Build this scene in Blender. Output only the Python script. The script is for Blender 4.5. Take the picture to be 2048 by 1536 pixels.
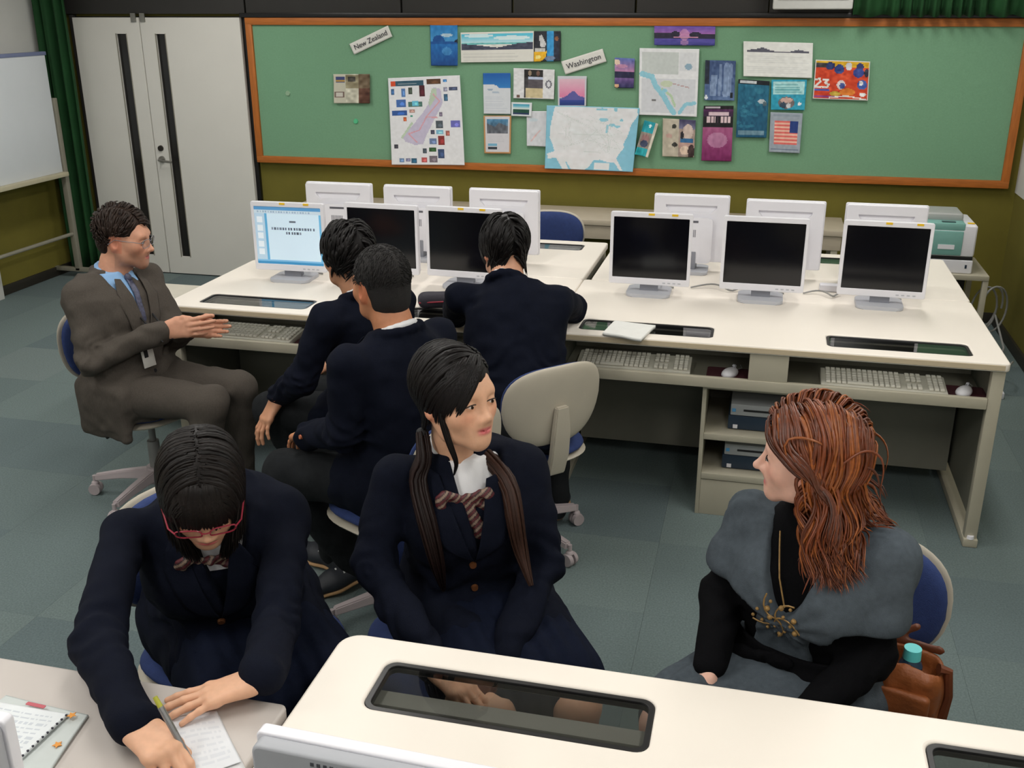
import bpy, bmesh, math, random
import numpy as np
from mathutils import Matrix, Vector
random.seed(7); rng = np.random.default_rng(7)
for o in list(bpy.data.objects): bpy.data.objects.remove(o, do_unlink=True)
scene = bpy.context.scene
COL = scene.collection
def V(*a): return np.array(a, float)
def nrm(v): v = np.asarray(v, float); return v/(np.linalg.norm(v)+1e-12)
def S(r, g, b):
    f = lambda c: (c/255/12.92) if c/255 <= .04045 else ((c/255+.055)/1.055)**2.4
    return (f(r), f(g), f(b))

# ------------------------------------------------------------ camera
CAMPOS = V(0, 0, 1.9416); PITCH, YAW, ROLL, FPX = .35799, -.2402, -.00215, 2027.7
cF = V(math.sin(YAW)*math.cos(PITCH), math.cos(YAW)*math.cos(PITCH), -math.sin(PITCH))
cR = V(math.cos(YAW), -math.sin(YAW), 0); cU = np.cross(cR, cF)
cR2 = cR*math.cos(ROLL)+cU*math.sin(ROLL); cU2 = -cR*math.sin(ROLL)+cU*math.cos(ROLL)
cam = bpy.data.cameras.new('camera'); cam.sensor_width = 36; cam.lens = FPX/2048*36
cam.clip_start = .05; cam.clip_end = 60
camo = bpy.data.objects.new('camera', cam); COL.objects.link(camo)
camo.matrix_world = Matrix(((cR2[0], cU2[0], -cF[0], CAMPOS[0]), (cR2[1], cU2[1], -cF[1], CAMPOS[1]), (cR2[2], cU2[2], -cF[2], CAMPOS[2]), (0, 0, 0, 1)))
scene.camera = camo

# ------------------------------------------------------------ world, light, exposure
w = bpy.data.worlds.new('world'); scene.world = w; w.use_nodes = True
w.node_tree.nodes['Background'].inputs[0].default_value = (.6, .7, .8, 1)
w.node_tree.nodes['Background'].inputs[1].default_value = .03
scene.view_settings.view_transform = 'Standard'; scene.view_settings.look = 'None'
scene.view_settings.gamma = 1; scene.view_settings.use_curve_mapping = False
scene.view_settings.exposure = 0.0
LAMP_W = 17.0          # watts of each ceiling fitting (area light in its builder)
LAMP_COL = (1.0, .975, .935)
CEIL = 2.72

# ------------------------------------------------------------ materials
MATS = {}
def M(name, col, rough=.5, metal=0., var=.05, scale=14., bump=0., bscale=220., spec=.5, emis=0., coat=0., stretch=None, attr=False, sss=0., alpha=1.):
    if name in MATS: return MATS[name]
    m = bpy.data.materials.new(name); m.use_nodes = True; nt = m.node_tree; N = nt.nodes; L = nt.links
    b = N['Principled BSDF']
    tc = N.new('ShaderNodeTexCoord'); mp = N.new('ShaderNodeMapping'); L.new(tc.outputs['Object'], mp.inputs[0])
    if stretch: mp.inputs['Scale'].default_value = stretch
    nz = N.new('ShaderNodeTexNoise'); nz.inputs['Scale'].default_value = scale; nz.inputs['Detail'].default_value = 4
    L.new(mp.outputs[0], nz.inputs['Vector'])
    mr = N.new('ShaderNodeMapRange'); mr.inputs['From Min'].default_value = .25; mr.inputs['From Max'].default_value = .75
    mr.inputs['To Min'].default_value = 1-var; mr.inputs['To Max'].default_value = 1+var
    L.new(nz.outputs[0], mr.inputs[0])
    mx = N.new('ShaderNodeMix'); mx.data_type = 'RGBA'; mx.blend_type = 'MULTIPLY'; mx.inputs[0].default_value = 1
    if attr:
        at = N.new('ShaderNodeAttribute'); at.attribute_name = 'Col'; L.new(at.outputs['Color'], mx.inputs[6])
    else: mx.inputs[6].default_value = (*col, 1)
    L.new(mr.outputs[0], mx.inputs[7])
    L.new(mx.outputs[2], b.inputs['Base Color'])
    b.inputs['Roughness'].default_value = rough; b.inputs['Metallic'].default_value = metal
    b.inputs['Specular IOR Level'].default_value = spec
    if coat: b.inputs['Coat Weight'].default_value = coat; b.inputs['Coat Roughness'].default_value = .08
    if sss: b.inputs['Subsurface Weight'].default_value = sss; b.inputs['Subsurface Radius'].default_value = (.012, .005, .003); b.inputs['Subsurface Scale'].default_value = 1
    if emis: L.new(mx.outputs[2], b.inputs['Emission Color']); b.inputs['Emission Strength'].default_value = emis
    if bump:
        n2 = N.new('ShaderNodeTexNoise'); n2.inputs['Scale'].default_value = bscale; n2.inputs['Detail'].default_value = 3
        L.new(mp.outputs[0], n2.inputs['Vector'])
        bp = N.new('ShaderNodeBump'); bp.inputs['Strength'].default_value = bump; bp.inputs['Distance'].default_value = .004
        L.new(n2.outputs[0], bp.inputs['Height']); L.new(bp.outputs[0], b.inputs['Normal'])
    MATS[name] = m; return m
def M_glass(name, tint, gloss=1.0):
    m = bpy.data.materials.new(name); m.use_nodes = True; nt = m.node_tree; N = nt.nodes; L = nt.links
    N.remove(N['Principled BSDF'])
    tr = N.new('ShaderNodeBsdfTransparent'); tr.inputs[0].default_value = (*tint, 1)
    gl = N.new('ShaderNodeBsdfGlossy'); gl.inputs['Roughness'].default_value = .02; gl.inputs[0].default_value = (gloss, gloss, gloss, 1)
    fr = N.new('ShaderNodeFresnel'); ge = N.new('ShaderNodeNewGeometry'); mr = N.new('ShaderNodeMapRange'); mr.inputs['To Min'].default_value = 1.5; mr.inputs['To Max'].default_value = 1/1.5
    L.new(ge.outputs['Backfacing'], mr.inputs[0]); L.new(mr.outputs[0], fr.inputs[0])
    mx = N.new('ShaderNodeMixShader'); L.new(fr.outputs[0], mx.inputs[0]); L.new(tr.outputs[0], mx.inputs[1]); L.new(gl.outputs[0], mx.inputs[2])
    L.new(mx.outputs[0], N['Material Output'].inputs[0]); return m

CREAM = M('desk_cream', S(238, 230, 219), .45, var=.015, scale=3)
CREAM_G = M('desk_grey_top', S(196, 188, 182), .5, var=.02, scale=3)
EDGE = M('desk_edge', S(196, 180, 152), .5, var=.03)
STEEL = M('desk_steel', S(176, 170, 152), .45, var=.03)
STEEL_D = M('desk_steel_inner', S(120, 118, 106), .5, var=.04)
BLACK = M('black_frame', S(14, 13, 15), .35, var=.1)
GLASS = M_glass('tinted_glass', (.66, .67, .66))
MON = M('monitor_white', S(230, 229, 235), .4, var=.015)
MON_D = M('monitor_grey', S(186, 188, 195), .45, var=.02)
SCREEN = M('screen_black', S(9, 9, 15), .14, var=.1, spec=.5)
YEL = M('sticker_yellow', S(232, 190, 40), .5)
KEY = M('keyboard_white', S(206, 203, 190), .5, var=.03)
KEYG = M('keycap', S(222, 219, 208), .5, var=.03)
MAROON = M('mouse_pad_maroon', S(70, 24, 34), .8, var=.1, bump=.3)
SILVER = M('device_silver', S(165, 168, 170), .4, var=.03)
NAVYBOX = M('device_blue', S(38, 54, 72), .4, var=.05)
SHELL = M('chair_shell', S(186, 178, 162), .5, var=.03, bump=.05, bscale=400)
CHBLUE = M('chair_blue', S(40, 58, 108), .9, var=.12, scale=60, bump=.5, bscale=500)
LEGG = M('chair_leg', S(176, 164, 166), .5, var=.04)
OLIVE = M('wall_olive', S(112, 104, 34), .85, var=.06, scale=6, bump=.25, bscale=300)
WALLW = M('wall_white', S(212, 212, 208), .8, var=.03, scale=4, bump=.1, bscale=160)
DARKW = M('dark_panel', S(44, 42, 40), .6, var=.08, scale=5)
DOORM = M('door_white', S(220, 217, 210), .5, var=.02, scale=4)
DOORG = M('door_slot', S(30, 28, 27), .25, var=.1)
METAL = M('metal_grey', S(150, 148, 142), .35, .8, var=.05)
WOOD = M('board_wood', S(180, 103, 38), .5, var=.22, scale=9, stretch=(1, 14, 14), bump=.05)
BOARDG = M('board_green', S(120, 164, 131), .9, var=.05, scale=90, bump=.3, bscale=500)
CURT = M('curtain_green', S(14, 66, 26), .85, var=.15, scale=8, bump=.2, bscale=400)
WB = M('whiteboard', S(222, 227, 232), .3, var=.03, scale=3)
STAND = M('stand_metal', S(150, 146, 132), .45, .2, var=.04)
PRINT = M('paper_print', (1, 1, 1), .6, var=.03, scale=30, attr=True)
TEAL = M('printer_teal', S(122, 172, 164), .45, var=.03)
CABLE = M('cable_grey', S(150, 150, 148), .5, var=.05)
RUBBER = M('rubber_dark', S(26, 26, 28), .7)
CEILM = M('ceiling_white', S(225, 225, 220), .9, var=.02)
BAGM = M('bag_leather', S(140, 78, 38), .5, var=.2, scale=25, bump=.4, bscale=90)
CYANCAP = M('cap_cyan', S(96, 205, 205), .35, var=.03)
INK = M('ink', S(40, 40, 52), .7)

# ------------------------------------------------------------ object helpers
def tag(o, label=None, cat=None, group=None, kind=None):
    if label: o['label'] = label
    if cat: o['category'] = cat
    if group: o['group'] = group
    if kind: o['kind'] = kind
    return o
def empty(name, loc=(0, 0, 0), rz=0., label=None, cat=None, group=None, kind=None, parent=None):
    o = bpy.data.objects.new(name, None); COL.objects.link(o); o.location = loc; o.rotation_euler = (0, 0, rz); o.empty_display_size = .1
    o.parent = parent
    return tag(o, label, cat, group, kind)
def link(name, me, mat, parent=None, loc=(0, 0, 0), rot=(0, 0, 0)):
    if mat is not None and not me.materials: me.materials.append(mat)
    o = bpy.data.objects.new(name, me); COL.objects.link(o); o.location = loc; o.rotation_euler = rot; o.parent = parent
    return o
def finish(me, angle=35):
    me.polygons.foreach_set('use_smooth', np.ones(len(me.polygons), bool))
    if angle < 179: me.set_sharp_from_angle(angle=math.radians(angle))
    me.update()
def meshnp(name, v, f, mat, parent=None, cols=None, loc=(0, 0, 0), angle=180):
    """v (n,3) array, f (m,4|3) int array; cols (n,3) linear point colours"""
    v = np.ascontiguousarray(v, np.float32); f = np.ascontiguousarray(f, np.int32); k = f.shape[1]
    me = bpy.data.meshes.new(name); me.vertices.add(len(v)); me.vertices.foreach_set('co', v.ravel())
    me.loops.add(f.size); me.loops.foreach_set('vertex_index', f.ravel())
    me.polygons.add(len(f)); me.polygons.foreach_set('loop_start', np.arange(0, f.size, k, dtype=np.int32))
    me.polygons.foreach_set('loop_total', np.full(len(f), k, np.int32))
    me.update(calc_edges=True); me.validate()
    if cols is not None:
        a = me.attributes.new('Col', 'FLOAT_COLOR', 'POINT'); c = np.ones((len(v), 4), np.float32); c[:, :3] = cols; a.data.foreach_set('color', c.ravel())
    finish(me, angle)
    return link(name, me, mat, parent, loc)
class MB:
    def __init__(s): s.bm = bmesh.new()
    def _t(s, vs, mat):
        if mat is not None: bmesh.ops.transform(s.bm, matrix=mat, verts=vs)
    def box(s, lo, hi, bev=0., seg=2, mat=None):
        lo = Vector(lo); hi = Vector(hi); r = bmesh.ops.create_cube(s.bm, size=1); vs = r['verts']
        for v in vs: v.co = Vector([(lo[i]+hi[i])/2 + v.co[i]*(hi[i]-lo[i]) for i in range(3)])
        if bev:
            es = list({e for v in vs for e in v.link_edges})
            q = bmesh.ops.bevel(s.bm, geom=es, offset=bev, segments=seg, profile=.6, affect='EDGES'); vs = list({v for f in q['faces'] for v in f.verts} | {v for v in vs if v.is_valid})
        s._t(vs, mat); return s
    def cyl(s, p0, p1, r0, r1=None, seg=16):
        r1 = r0 if r1 is None else r1; p0 = Vector(p0); p1 = Vector(p1); d = p1-p0
        r = bmesh.ops.create_cone(s.bm, cap_ends=True, segments=seg, radius1=r0, radius2=r1, depth=d.length)
        q = Vector((0, 0, 1)).rotation_difference(d.normalized()).to_matrix().to_4x4()
        s._t(r['verts'], Matrix.Translation((p0+p1)/2) @ q); return s
    def sph(s, c, r, seg=12):
        q = bmesh.ops.create_uvsphere(s.bm, u_segments=seg, v_segments=seg*2//3, radius=1)
        rr = r if hasattr(r, '__len__') else (r, r, r)
        s._t(q['verts'], Matrix.Translation(Vector(c)) @ Matrix.Diagonal((*rr, 1))); return s
    def tube(s, path, r, seg=8, closed=False, cap=True):
        P = [Vector(p) for p in path]; n = len(P); rings = []; up = None
        for i in range(n):
            if closed: t = (P[(i+1) % n]-P[i-1])
            else: t = P[min(i+1, n-1)]-P[max(i-1, 0)]
            t.normalize()
            if up is None: up = Vector((0, 0, 1)) if abs(t.z) < .9 else Vector((1, 0, 0))
            a = up-t*up.dot(t); a.normalize(); up = a; b = t.cross(a)
            rr = r[i] if hasattr(r, '__len__') else r
            rings.append([s.bm.verts.new(P[i]+(a*math.cos(2*math.pi*k/seg)+b*math.sin(2*math.pi*k/seg))*rr) for k in range(seg)])
        for i in range(n if closed else n-1):
            A = rings[i]; B = rings[(i+1) % n]
            for k in range(seg): s.bm.faces.new((A[k], A[(k+1) % seg], B[(k+1) % seg], B[k]))
        if cap and not closed: s.bm.faces.new(rings[0][::-1]); s.bm.faces.new(rings[-1])
        return s
    def prism(s, pts, z0, z1, bev=0., seg=2, mat=None):
        """closed 2d outline extruded z0..z1"""
        a = [s.bm.verts.new((x, y, z0)) for x, y in pts]; b = [s.bm.verts.new((x, y, z1)) for x, y in pts]; n = len(pts)
        f = [s.bm.faces.new(a[::-1]), s.bm.faces.new(b)]
        for i in range(n): s.bm.faces.new((a[i], a[(i+1) % n], b[(i+1) % n], b[i]))
        vs = a+b
        if bev:
            es = [e for fc in f for e in fc.edges]
            q = bmesh.ops.bevel(s.bm, geom=es, offset=bev, segments=seg, profile=.6, affect='EDGES'); vs = list({v for fc in q['faces'] for v in fc.verts} | {v for v in vs if v.is_valid})
        s._t(vs, mat); return s
    def poly(s, vs, fs):
        q = [s.bm.verts.new(v) for v in vs]
        for f in fs: s.bm.faces.new([q[i] for i in f])
        return s
    def mesh(s, name, angle=35):
        bmesh.ops.recalc_face_normals(s.bm, faces=s.bm.faces); me = bpy.data.meshes.new(name); s.bm.to_mesh(me); s.bm.free(); finish(me, angle); return me
    def build(s, name, mat, parent=None, loc=(0, 0, 0), rot=(0, 0, 0), angle=35):
        return link(name, s.mesh(name, angle), mat, parent, loc, rot)
def rrect(x0, y0, x1, y1, r, n=6):
    out = []
    for cx, cy, a0 in ((x1-r, y1-r, 0), (x0+r, y1-r, 90), (x0+r, y0+r, 180), (x1-r, y0+r, 270)):
        for k in range(n+1):
            a = math.radians(a0+90*k/n); out.append((cx+r*math.cos(a), cy+r*math.sin(a)))
    return out
def copy_tree(o, parent=None):
    c = o.copy(); COL.objects.link(c); c.parent = parent
    for ch in o.children: copy_tree(ch, c)
    return c
def slab_with_holes(name, outline, holes, z0, z1, mat, parent, bev=.004):
    """flat slab with rounded edge and real cut-outs"""
    cu = bpy.data.curves.new(name, 'CURVE'); cu.dimensions = '2D'; cu.fill_mode = 'BOTH'
    cu.extrude = (z1-z0)/2-bev; cu.bevel_depth = bev; cu.bevel_resolution = 2; cu.offset = -bev
    for pts in [outline]+holes:
        sp = cu.splines.new('POLY'); sp.points.add(len(pts)-1); sp.use_cyclic_u = True
        for p, q in zip(sp.points, pts): p.co = (q[0], q[1], 0, 1)
    t = bpy.data.objects.new(name, cu); COL.objects.link(t)
    dg = bpy.context.evaluated_depsgraph_get(); me = bpy.data.meshes.new_from_object(t.evaluated_get(dg))
    bpy.data.objects.remove(t); bpy.data.curves.remove(cu)
    me.name = name; finish(me, 40); me.materials.clear()
    return link(name, me, mat, parent, (0, 0, (z0+z1)/2))
def text_mesh(s, size):
    cu = bpy.data.curves.new('lettering', 'FONT'); cu.body = s; cu.size = size; cu.extrude = .0004; cu.align_x = 'CENTER'; cu.align_y = 'CENTER'
    t = bpy.data.objects.new('lettering', cu); COL.objects.link(t)
    dg = bpy.context.evaluated_depsgraph_get(); me = bpy.data.meshes.new_from_object(t.evaluated_get(dg)); bpy.data.objects.remove(t)
    me.materials.clear(); return me

# ============================================================ THE ROOM
XL, XR, YB, YF = -5.2, 1.53, 6.86, -3.6
fl = empty('floor', (0, 0, 0), kind='structure')
CARP = [M('carpet_%d' % i, S(*c), .95, var=.22, scale=150, bump=.6, bscale=600) for i, c in enumerate([(105, 120, 120), (110, 125, 124), (100, 115, 117), (116, 129, 128)])]
MB().box((XL, YF, -.05), (XR, YB, -.008)).build('floor_slab', M('screed', S(70, 74, 74), .9), fl)
TS = .5; tile_me = []
for i in range(4):
    me = MB().box((.0003, .0003, -.008), (TS-.0003, TS-.0003, 0)).mesh('carpet_tile'); me.materials.append(CARP[i]); tile_me.append(me)
for ix in range(14):
    for iy in range(21):
        x0 = XR-.02-TS*(ix+1)+.22; y0 = YB-TS*(iy+1)+.12
        if x0 > XR-.05 or x0+TS < XL or y0 > YB-.05 or y0 < -.6: continue
        k = random.choice([0, 1, 2, 2, 0, 1, 3])
        o = link('carpet_tile', tile_me[k], None, fl, (x0, y0, 0))
# walls
tag(MB().box((XL-.1, YB, 0), (XR+.1, YB+.1, CEIL)).build('wall_back', OLIVE), kind='structure')
wl = tag(MB().box((XL-.1, YF, .86), (XL, YB, CEIL)).build('wall_left', WALLW), kind='structure')
MB().box((XL-.1, YF, 0), (XL+.004, YB, .86)).build('wainscot', OLIVE, wl)
wr = tag(MB().box((XR, YF, .845), (XR+.1, YB, CEIL)).build('wall_right', WALLW), kind='structure')
MB().box((XR+.004, YF, 0), (XR+.1, YB, .845)).build('wainscot', OLIVE, wr)
tag(MB().box((XL-.1, YF-.1, 0), (XR+.1, YF, CEIL)).build('wall_front', WALLW), kind='structure')
tag(MB().box((XL-.1, YF-.1, CEIL), (XR+.1, YB+.1, CEIL+.1)).build('ceiling', CEILM), kind='structure')
tag(MB().box((XR-.012, YF, 0), (XR+.004, YB, .07), .003).build('baseboard_right', M('base_dark', S(46, 42, 34), .6)), kind='structure')
tag(MB().box((-3.55, YB-.012, 0), (XR-.012, YB, .07), .003).build('baseboard_back', MATS['base_dark']), kind='structure')
tag(MB().box((XL, 5.92, 0), (XL+.016, YB, .07), .003).build('baseboard_left', MATS['base_dark']), kind='structure')
# white closet front low on the left wall, running out of view
cl = tag(MB().box((XL, 4.2, .0), (XL+.07, 5.88, .60), .004).build('trim_1', WALLW), kind='structure')
# dark blackout panels above the doors and the board
dp = empty('trim_2', (0, 0, 0), kind='structure')
xs = [XL, -3.56, -2.42, -1.66, -.86, -.04]
for a, b in zip(xs[:-1], xs[1:]):
    MB().box((a+.006, YB-.05, 1.885), (b-.006, YB, CEIL), .004).build('dark_panel', DARKW, dp)
MB().box((-.04, YB-.05, 1.885), (XR, YB, CEIL), .004).build('dark_panel', DARKW, dp)
MB().box((-3.6, YB-.065, 1.864), (XR, YB, 1.892), .003).build('dark_rail', BLACK, dp)
MB().box((-3.6, YB-.03, 0), (-3.572, YB, 1.87), .003).build('dark_jamb', BLACK, dp)
# double doors
DX0, DXM, DX1, DZ = -4.93, -4.385, -3.60, 1.862
for n, (a, b, s0, s1) in enumerate([(DX0, DXM, -4.585, -4.500), (DXM, DX1, -4.268, -4.190)]):
    d = empty('door_%d' % (n+1), ((a+b)/2, YB-.045, 0), kind='structure'); cx = (a+b)/2; g = .004
    p = slab_with_holes('door_leaf', [(a+g-cx, .008), (b-g-cx, .008), (b-g-cx, DZ), (a+g-cx, DZ)], [[(s0-cx, .14), (s0-cx, 1.752), (s1-cx, 1.752), (s1-cx, .14)]], -.018, .018, DOORM, d, .0015)
    p.rotation_euler = (math.pi/2, 0, 0)
    MB().box((s0-cx-.004, .002, .136), (s1-cx+.004, .012, 1.756)).build('slot_pane', DOORG, d)
    for q in ((s0-cx-.003, s0-cx+.003), (s1-cx-.003, s1-cx+.003)):
        MB().box((q[0], -.0205, .137), (q[1], -.0165, 1.755)).build('slot_bead', STAND, d)
    if n == 0: MB().box((b-.06-cx, -.03, DZ-.03), (b-.02-cx, -.018, DZ+.03), .004).build('top_bolt', METAL, d)
    if n == 1:
        MB().box((a+.012-cx, -.03, DZ-.03), (a+.052-cx, -.018, DZ+.03), .004).build('top_bolt', METAL, d)
        MB().cyl((-4.333-cx, -.018, .953), (-4.333-cx, -.032, .953), .022, .019, 18).build('lock', M('lock_dark', S(52, 48, 44), .35, .6), d)
        h = MB().cyl((-4.333-cx, -.018, .872), (-4.333-cx, -.03, .872), .026, .024, 18).build('handle_rose', METAL, d)
        MB().tube([(-4.333-cx, -.03, .872), (-4.333-cx, -.066, .872), (-4.325-cx, -.074, .872), (-4.30-cx, -.076, .870), (-4.225-cx, -.074, .862)], .0085, 10).build('handle', METAL, h)
    else:
        pass
MB().box((DX0-.03, YB-.05, 0), (DX0, YB, 1.88), .003).build('door_jamb', DARKW, dp)
MB().box((DX0, YB-.02, 0), (DX1, YB-.001, 1.87)).build('door_backing', BLACK, dp)
# curtains
def curtain(name, x0, x1, y, z0, z1, wl, amp, label, ax='x'):
    n = int((x1-x0)/.006); nz = 14; v = []; f = []
    t = np.linspace(x0, x1, n)
    ph = np.cumsum(1+.35*np.sin(t*7+1)+.25*np.sin(t*19))*(t[1]-t[0])/wl*2*math.pi
    for k in range(nz):
        z = z0+(z1-z0)*k/(nz-1); sp = 1-.12*(k/(nz-1))
        a = amp*(.75+.35*(1-k/(nz-1))); yy = y+a*np.sin(ph+.25*math.sin(k*.6))+.3*a*np.sin(2.3*ph+1)
        for i in range(n): v.append((t[i], yy[i], z+.008*math.sin(ph[i])*(k == 0)))
    v = np.array(v); i, k = np.meshgrid(np.arange(n-1), np.arange(nz-1)); a = (k*n+i).ravel()
    f = np.stack([a, a+1, a+n+1, a+n], 1)
    if ax == 'y': v = np.stack([v[:, 1], v[:, 0], v[:, 2]], 1)
    o = meshnp(name, v, f, CURT); md = o.modifiers.new('solid', 'SOLIDIFY'); md.thickness = .003; md.offset = 0
    return tag(o, label, 'curtain')
curtain('curtain', -5.17, -4.90, 6.70, .03, CEIL-.05, .065, .035, 'dark green full-length curtain gathered in the corner beside the double doors')
curtain('curtain', .447, 1.50, 6.71, 1.875, CEIL-.05, .085, .03, 'dark green short curtain hanging above the right end of the pinboard')
# white unit above the board
u = empty('wall_unit', (.208, 6.72, 1.912), label='white box unit with grey underside mounted high above the pinboard', cat='wall unit')
MB().box((-.228, -.10, 0), (.228, .085, .36), .012, 3).build('housing', M('unit_white', S(200, 200, 196), .45), u)
MB().box((-.2, -.104, .05), (.2, -.098, .32), .002).build('front_panel', M('unit_grey', S(180, 180, 178), .5), u)
# ceiling lamps of the room
tube_m = M('lamp_tube', (1, .97, .92), .5, emis=6.0)
k = 0
for ix, x in enumerate((-3.6, -1.5, .6)):
    for iy, y in enumerate((-1.6, .8, 2.95, 5.4)):
        e = empty('ceiling_lamp', (x, y, CEIL-.07), label='white twin tube ceiling lamp, %s row, %s from the pinboard wall' % (('left', 'middle', 'right')[ix], ('farthest', 'third', 'second', 'nearest')[iy]), cat='lamp', group='ceiling lamps')
        MB().prism([(-.15, 0), (.15, 0), (.11, .068), (-.11, .068)], -.62, .62, .004, mat=Matrix.Rotation(math.pi/2, 4, 'X')).build('housing', CEILM, e, rot=(0, 0, 0))
        for s in (-1, 1): MB().cyl((s*.06, -.58, -.018), (s*.06, .58, -.018), .014, seg=12).build('tube', tube_m, e)
        L = bpy.data.lights.new('lamp_light', 'AREA'); L.shape = 'RECTANGLE'; L.size = .30; L.size_y = 1.2; L.energy = LAMP_W; L.color = LAMP_COL
        lo = bpy.data.objects.new('lamp_light', L); COL.objects.link(lo); lo.parent = e; lo.location = (0, 0, -.045)

# ------------------------------------------------------------ pinboard
BX0, BX1, BZ0, BZ1 = -3.567, 1.478, .874, 1.862
pb = empty('pinboard', ((BX0+BX1)/2, YB-.03, BZ0), label='long green felt pinboard in a brown wooden frame on the back wall', cat='pinboard')
hx = (BX1-BX0)/2; H = BZ1-BZ0; fw = .048
MB().box((-hx+.02, -.012, .02), (hx-.02, .03, H-.02)).build('felt', BOARDG, pb)
MB().box((-hx, -.030, H-fw), (hx, .03, H), .006).build('frame_rail', WOOD, pb)
MB().box((-hx, -.030, 0), (hx, .03, fw), .006).build('frame_rail', WOOD, pb)
for s in (-1, 1):
    a = min(s*hx, s*(hx-fw)); MB().box((a, -.0295, .004), (a+fw, .03, H-.004), .006).build('frame_stile', M('board_wood_v', S(180, 103, 38), .5, var=.22, scale=9, stretch=(14, 14, 1), bump=.05), pb)

# ============================================================ FURNITURE
DZT = .742; TT = .032
def desk(name, loc, rz, W, D, glass, label, shelf=True, ped=None, bays=None, topmat=CREAM, rail=False, corner=.02, legs=(1, 1)):
    """local: user side y=0, far side y=D, x 0..W"""
    e = empty(name, loc, rz, label, 'desk')
    gy0, gy1 = .068, .215
    holes = [rrect(a, gy0, b, gy1, .025)[::-1] for a, b in glass]
    slab_with_holes('desk_top', rrect(.002, 0, W-.002, D, corner, 8), holes, DZT-TT, DZT, topmat, e, .006)
    for a, b in glass:
        slab_with_holes('glass_frame', rrect(a+.0005, gy0+.0005, b-.0005, gy1-.0005, .0245), [rrect(a+.011, gy0+.011, b-.011, gy1-.011, .018)[::-1]], DZT-.02, DZT-.003, BLACK, e, .001)
        MB().prism(rrect(a+.010, gy0+.010, b-.010, gy1-.010, .018), DZT-.012, DZT-.006).build('glass_pane', GLASS, e)
    zt = DZT-TT
    MB().box((corner, -.0018, DZT-.027), (W-corner, .003, DZT-.006), .0015, 1).build('edge_band', EDGE, e)
    # end legs: front post, rear post, foot bar, thin side panel
    for s, x in ((0, .012), (1, W-.057)):
        if not legs[s]: continue
        l = MB().box((x, .012, .03), (x+.045, .052, zt), .004).build('leg', STEEL, e)
        MB().box((x, D-.06, .03), (x+.045, D-.02, zt), .004).build('leg', STEEL, e)
        MB().box((x-.004, .0, .0), (x+.049, D-.01, .034), .006).build('foot_bar', STEEL, e)
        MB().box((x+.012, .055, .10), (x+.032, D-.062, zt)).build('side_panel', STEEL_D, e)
        MB().cyl((x+.022, .012, .034), (x+.022, .012, .046), .014, .012, 14).build('foot_cap', MON, e)
    if shelf:
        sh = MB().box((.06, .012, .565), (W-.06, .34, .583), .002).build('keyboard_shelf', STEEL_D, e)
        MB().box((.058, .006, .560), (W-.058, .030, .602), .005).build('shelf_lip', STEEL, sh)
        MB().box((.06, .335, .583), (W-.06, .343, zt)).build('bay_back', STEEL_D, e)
        for a, b in (bays or []): MB().box((a, .010, .583), (b, .335, zt), .002).build('bay_divider', STEEL, e)
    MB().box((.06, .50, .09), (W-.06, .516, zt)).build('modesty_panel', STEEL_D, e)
    if rail: MB().box((.1, .128, .704), (W-.1, .170, .716), .003).build('rail', M('rail_grey', S(190, 186, 178), .5), e)
    if ped:
        a, b = ped; p = MB().box((a, .04, 0), (a+.016, .46, .56), .002).build('pedestal', STEEL, e)
        MB().box((b-.016, .04, 0), (b, .46, .56), .002).build('pedestal_side', STEEL, p)
        MB().box((a+.016, .45, 0), (b-.016, .46, .56)).build('pedestal_back', STEEL_D, p)
        MB().box((a+.016, .042, .0), (b-.016, .45, .155), .002).build('plinth_drawer', STEEL, p)
        for z in (.158, .330): MB().box((a+.016, .038, z), (b-.016, .45, z+.026), .003).build('pedestal_shelf', STEEL, p)
        MB().box((a+.016, .04, .543), (b-.016, .45, .56)).build('pedestal_top', STEEL, p)
    return e
G2 = [(.11, .635), (1.06, 1.572)]
Y0, Y1, Y2 = 3.716, 4.553, 5.342; X0 = -.769; WD = 1.687
desk('computer_desk', (X0, Y0, 0), 0, WD, Y1-Y0-.003, G2, 'cream computer desk under the three dark monitors facing us, keyboard bays and shelved pedestal', ped=(.613, 1.005), bays=[(.78, .924)])
desk('computer_desk', (X0-WD, Y0, 0), 0, WD, Y1-Y0-.003, [(.13, .63), (1.06, 1.572)], 'cream computer desk under the lit monitor, its keyboard bay beside the man in grey', ped=(.613, 1.005), bays=[(.78, .924)])
desk('computer_desk', (.918, Y2, 0), math.pi, 1.655, Y2-Y1, G2, 'cream desk behind the three dark monitors on the right, carrying monitors seen from the back', ped=(.6, 1.0), bays=[(.76, .91)])
desk('computer_desk', (X0-.002, Y2, 0), math.pi, WD, Y2-Y1, [(.115, .635), (1.06, 1.572)], 'cream desk beside the blue chair, behind the lit monitor, carrying monitors seen from the back', ped=(.613, 1.005), bays=[(.78, .924)])
desk('computer_desk', (-.754+1.76, 1.633, 0), math.pi, 1.76, .83, [(.13, .652), (1.116, 1.64)], 'cream desk in the foreground with a large dark glass insert', shelf=False, rail=True, corner=.045)
desk('computer_desk', (-.762, 1.393, 0), math.pi, 1.70, .83, [(1.1, 1.6)], 'greyish desk at the lower left that the girl with glasses writes on', shelf=False, topmat=CREAM_G, corner=.015)

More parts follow.
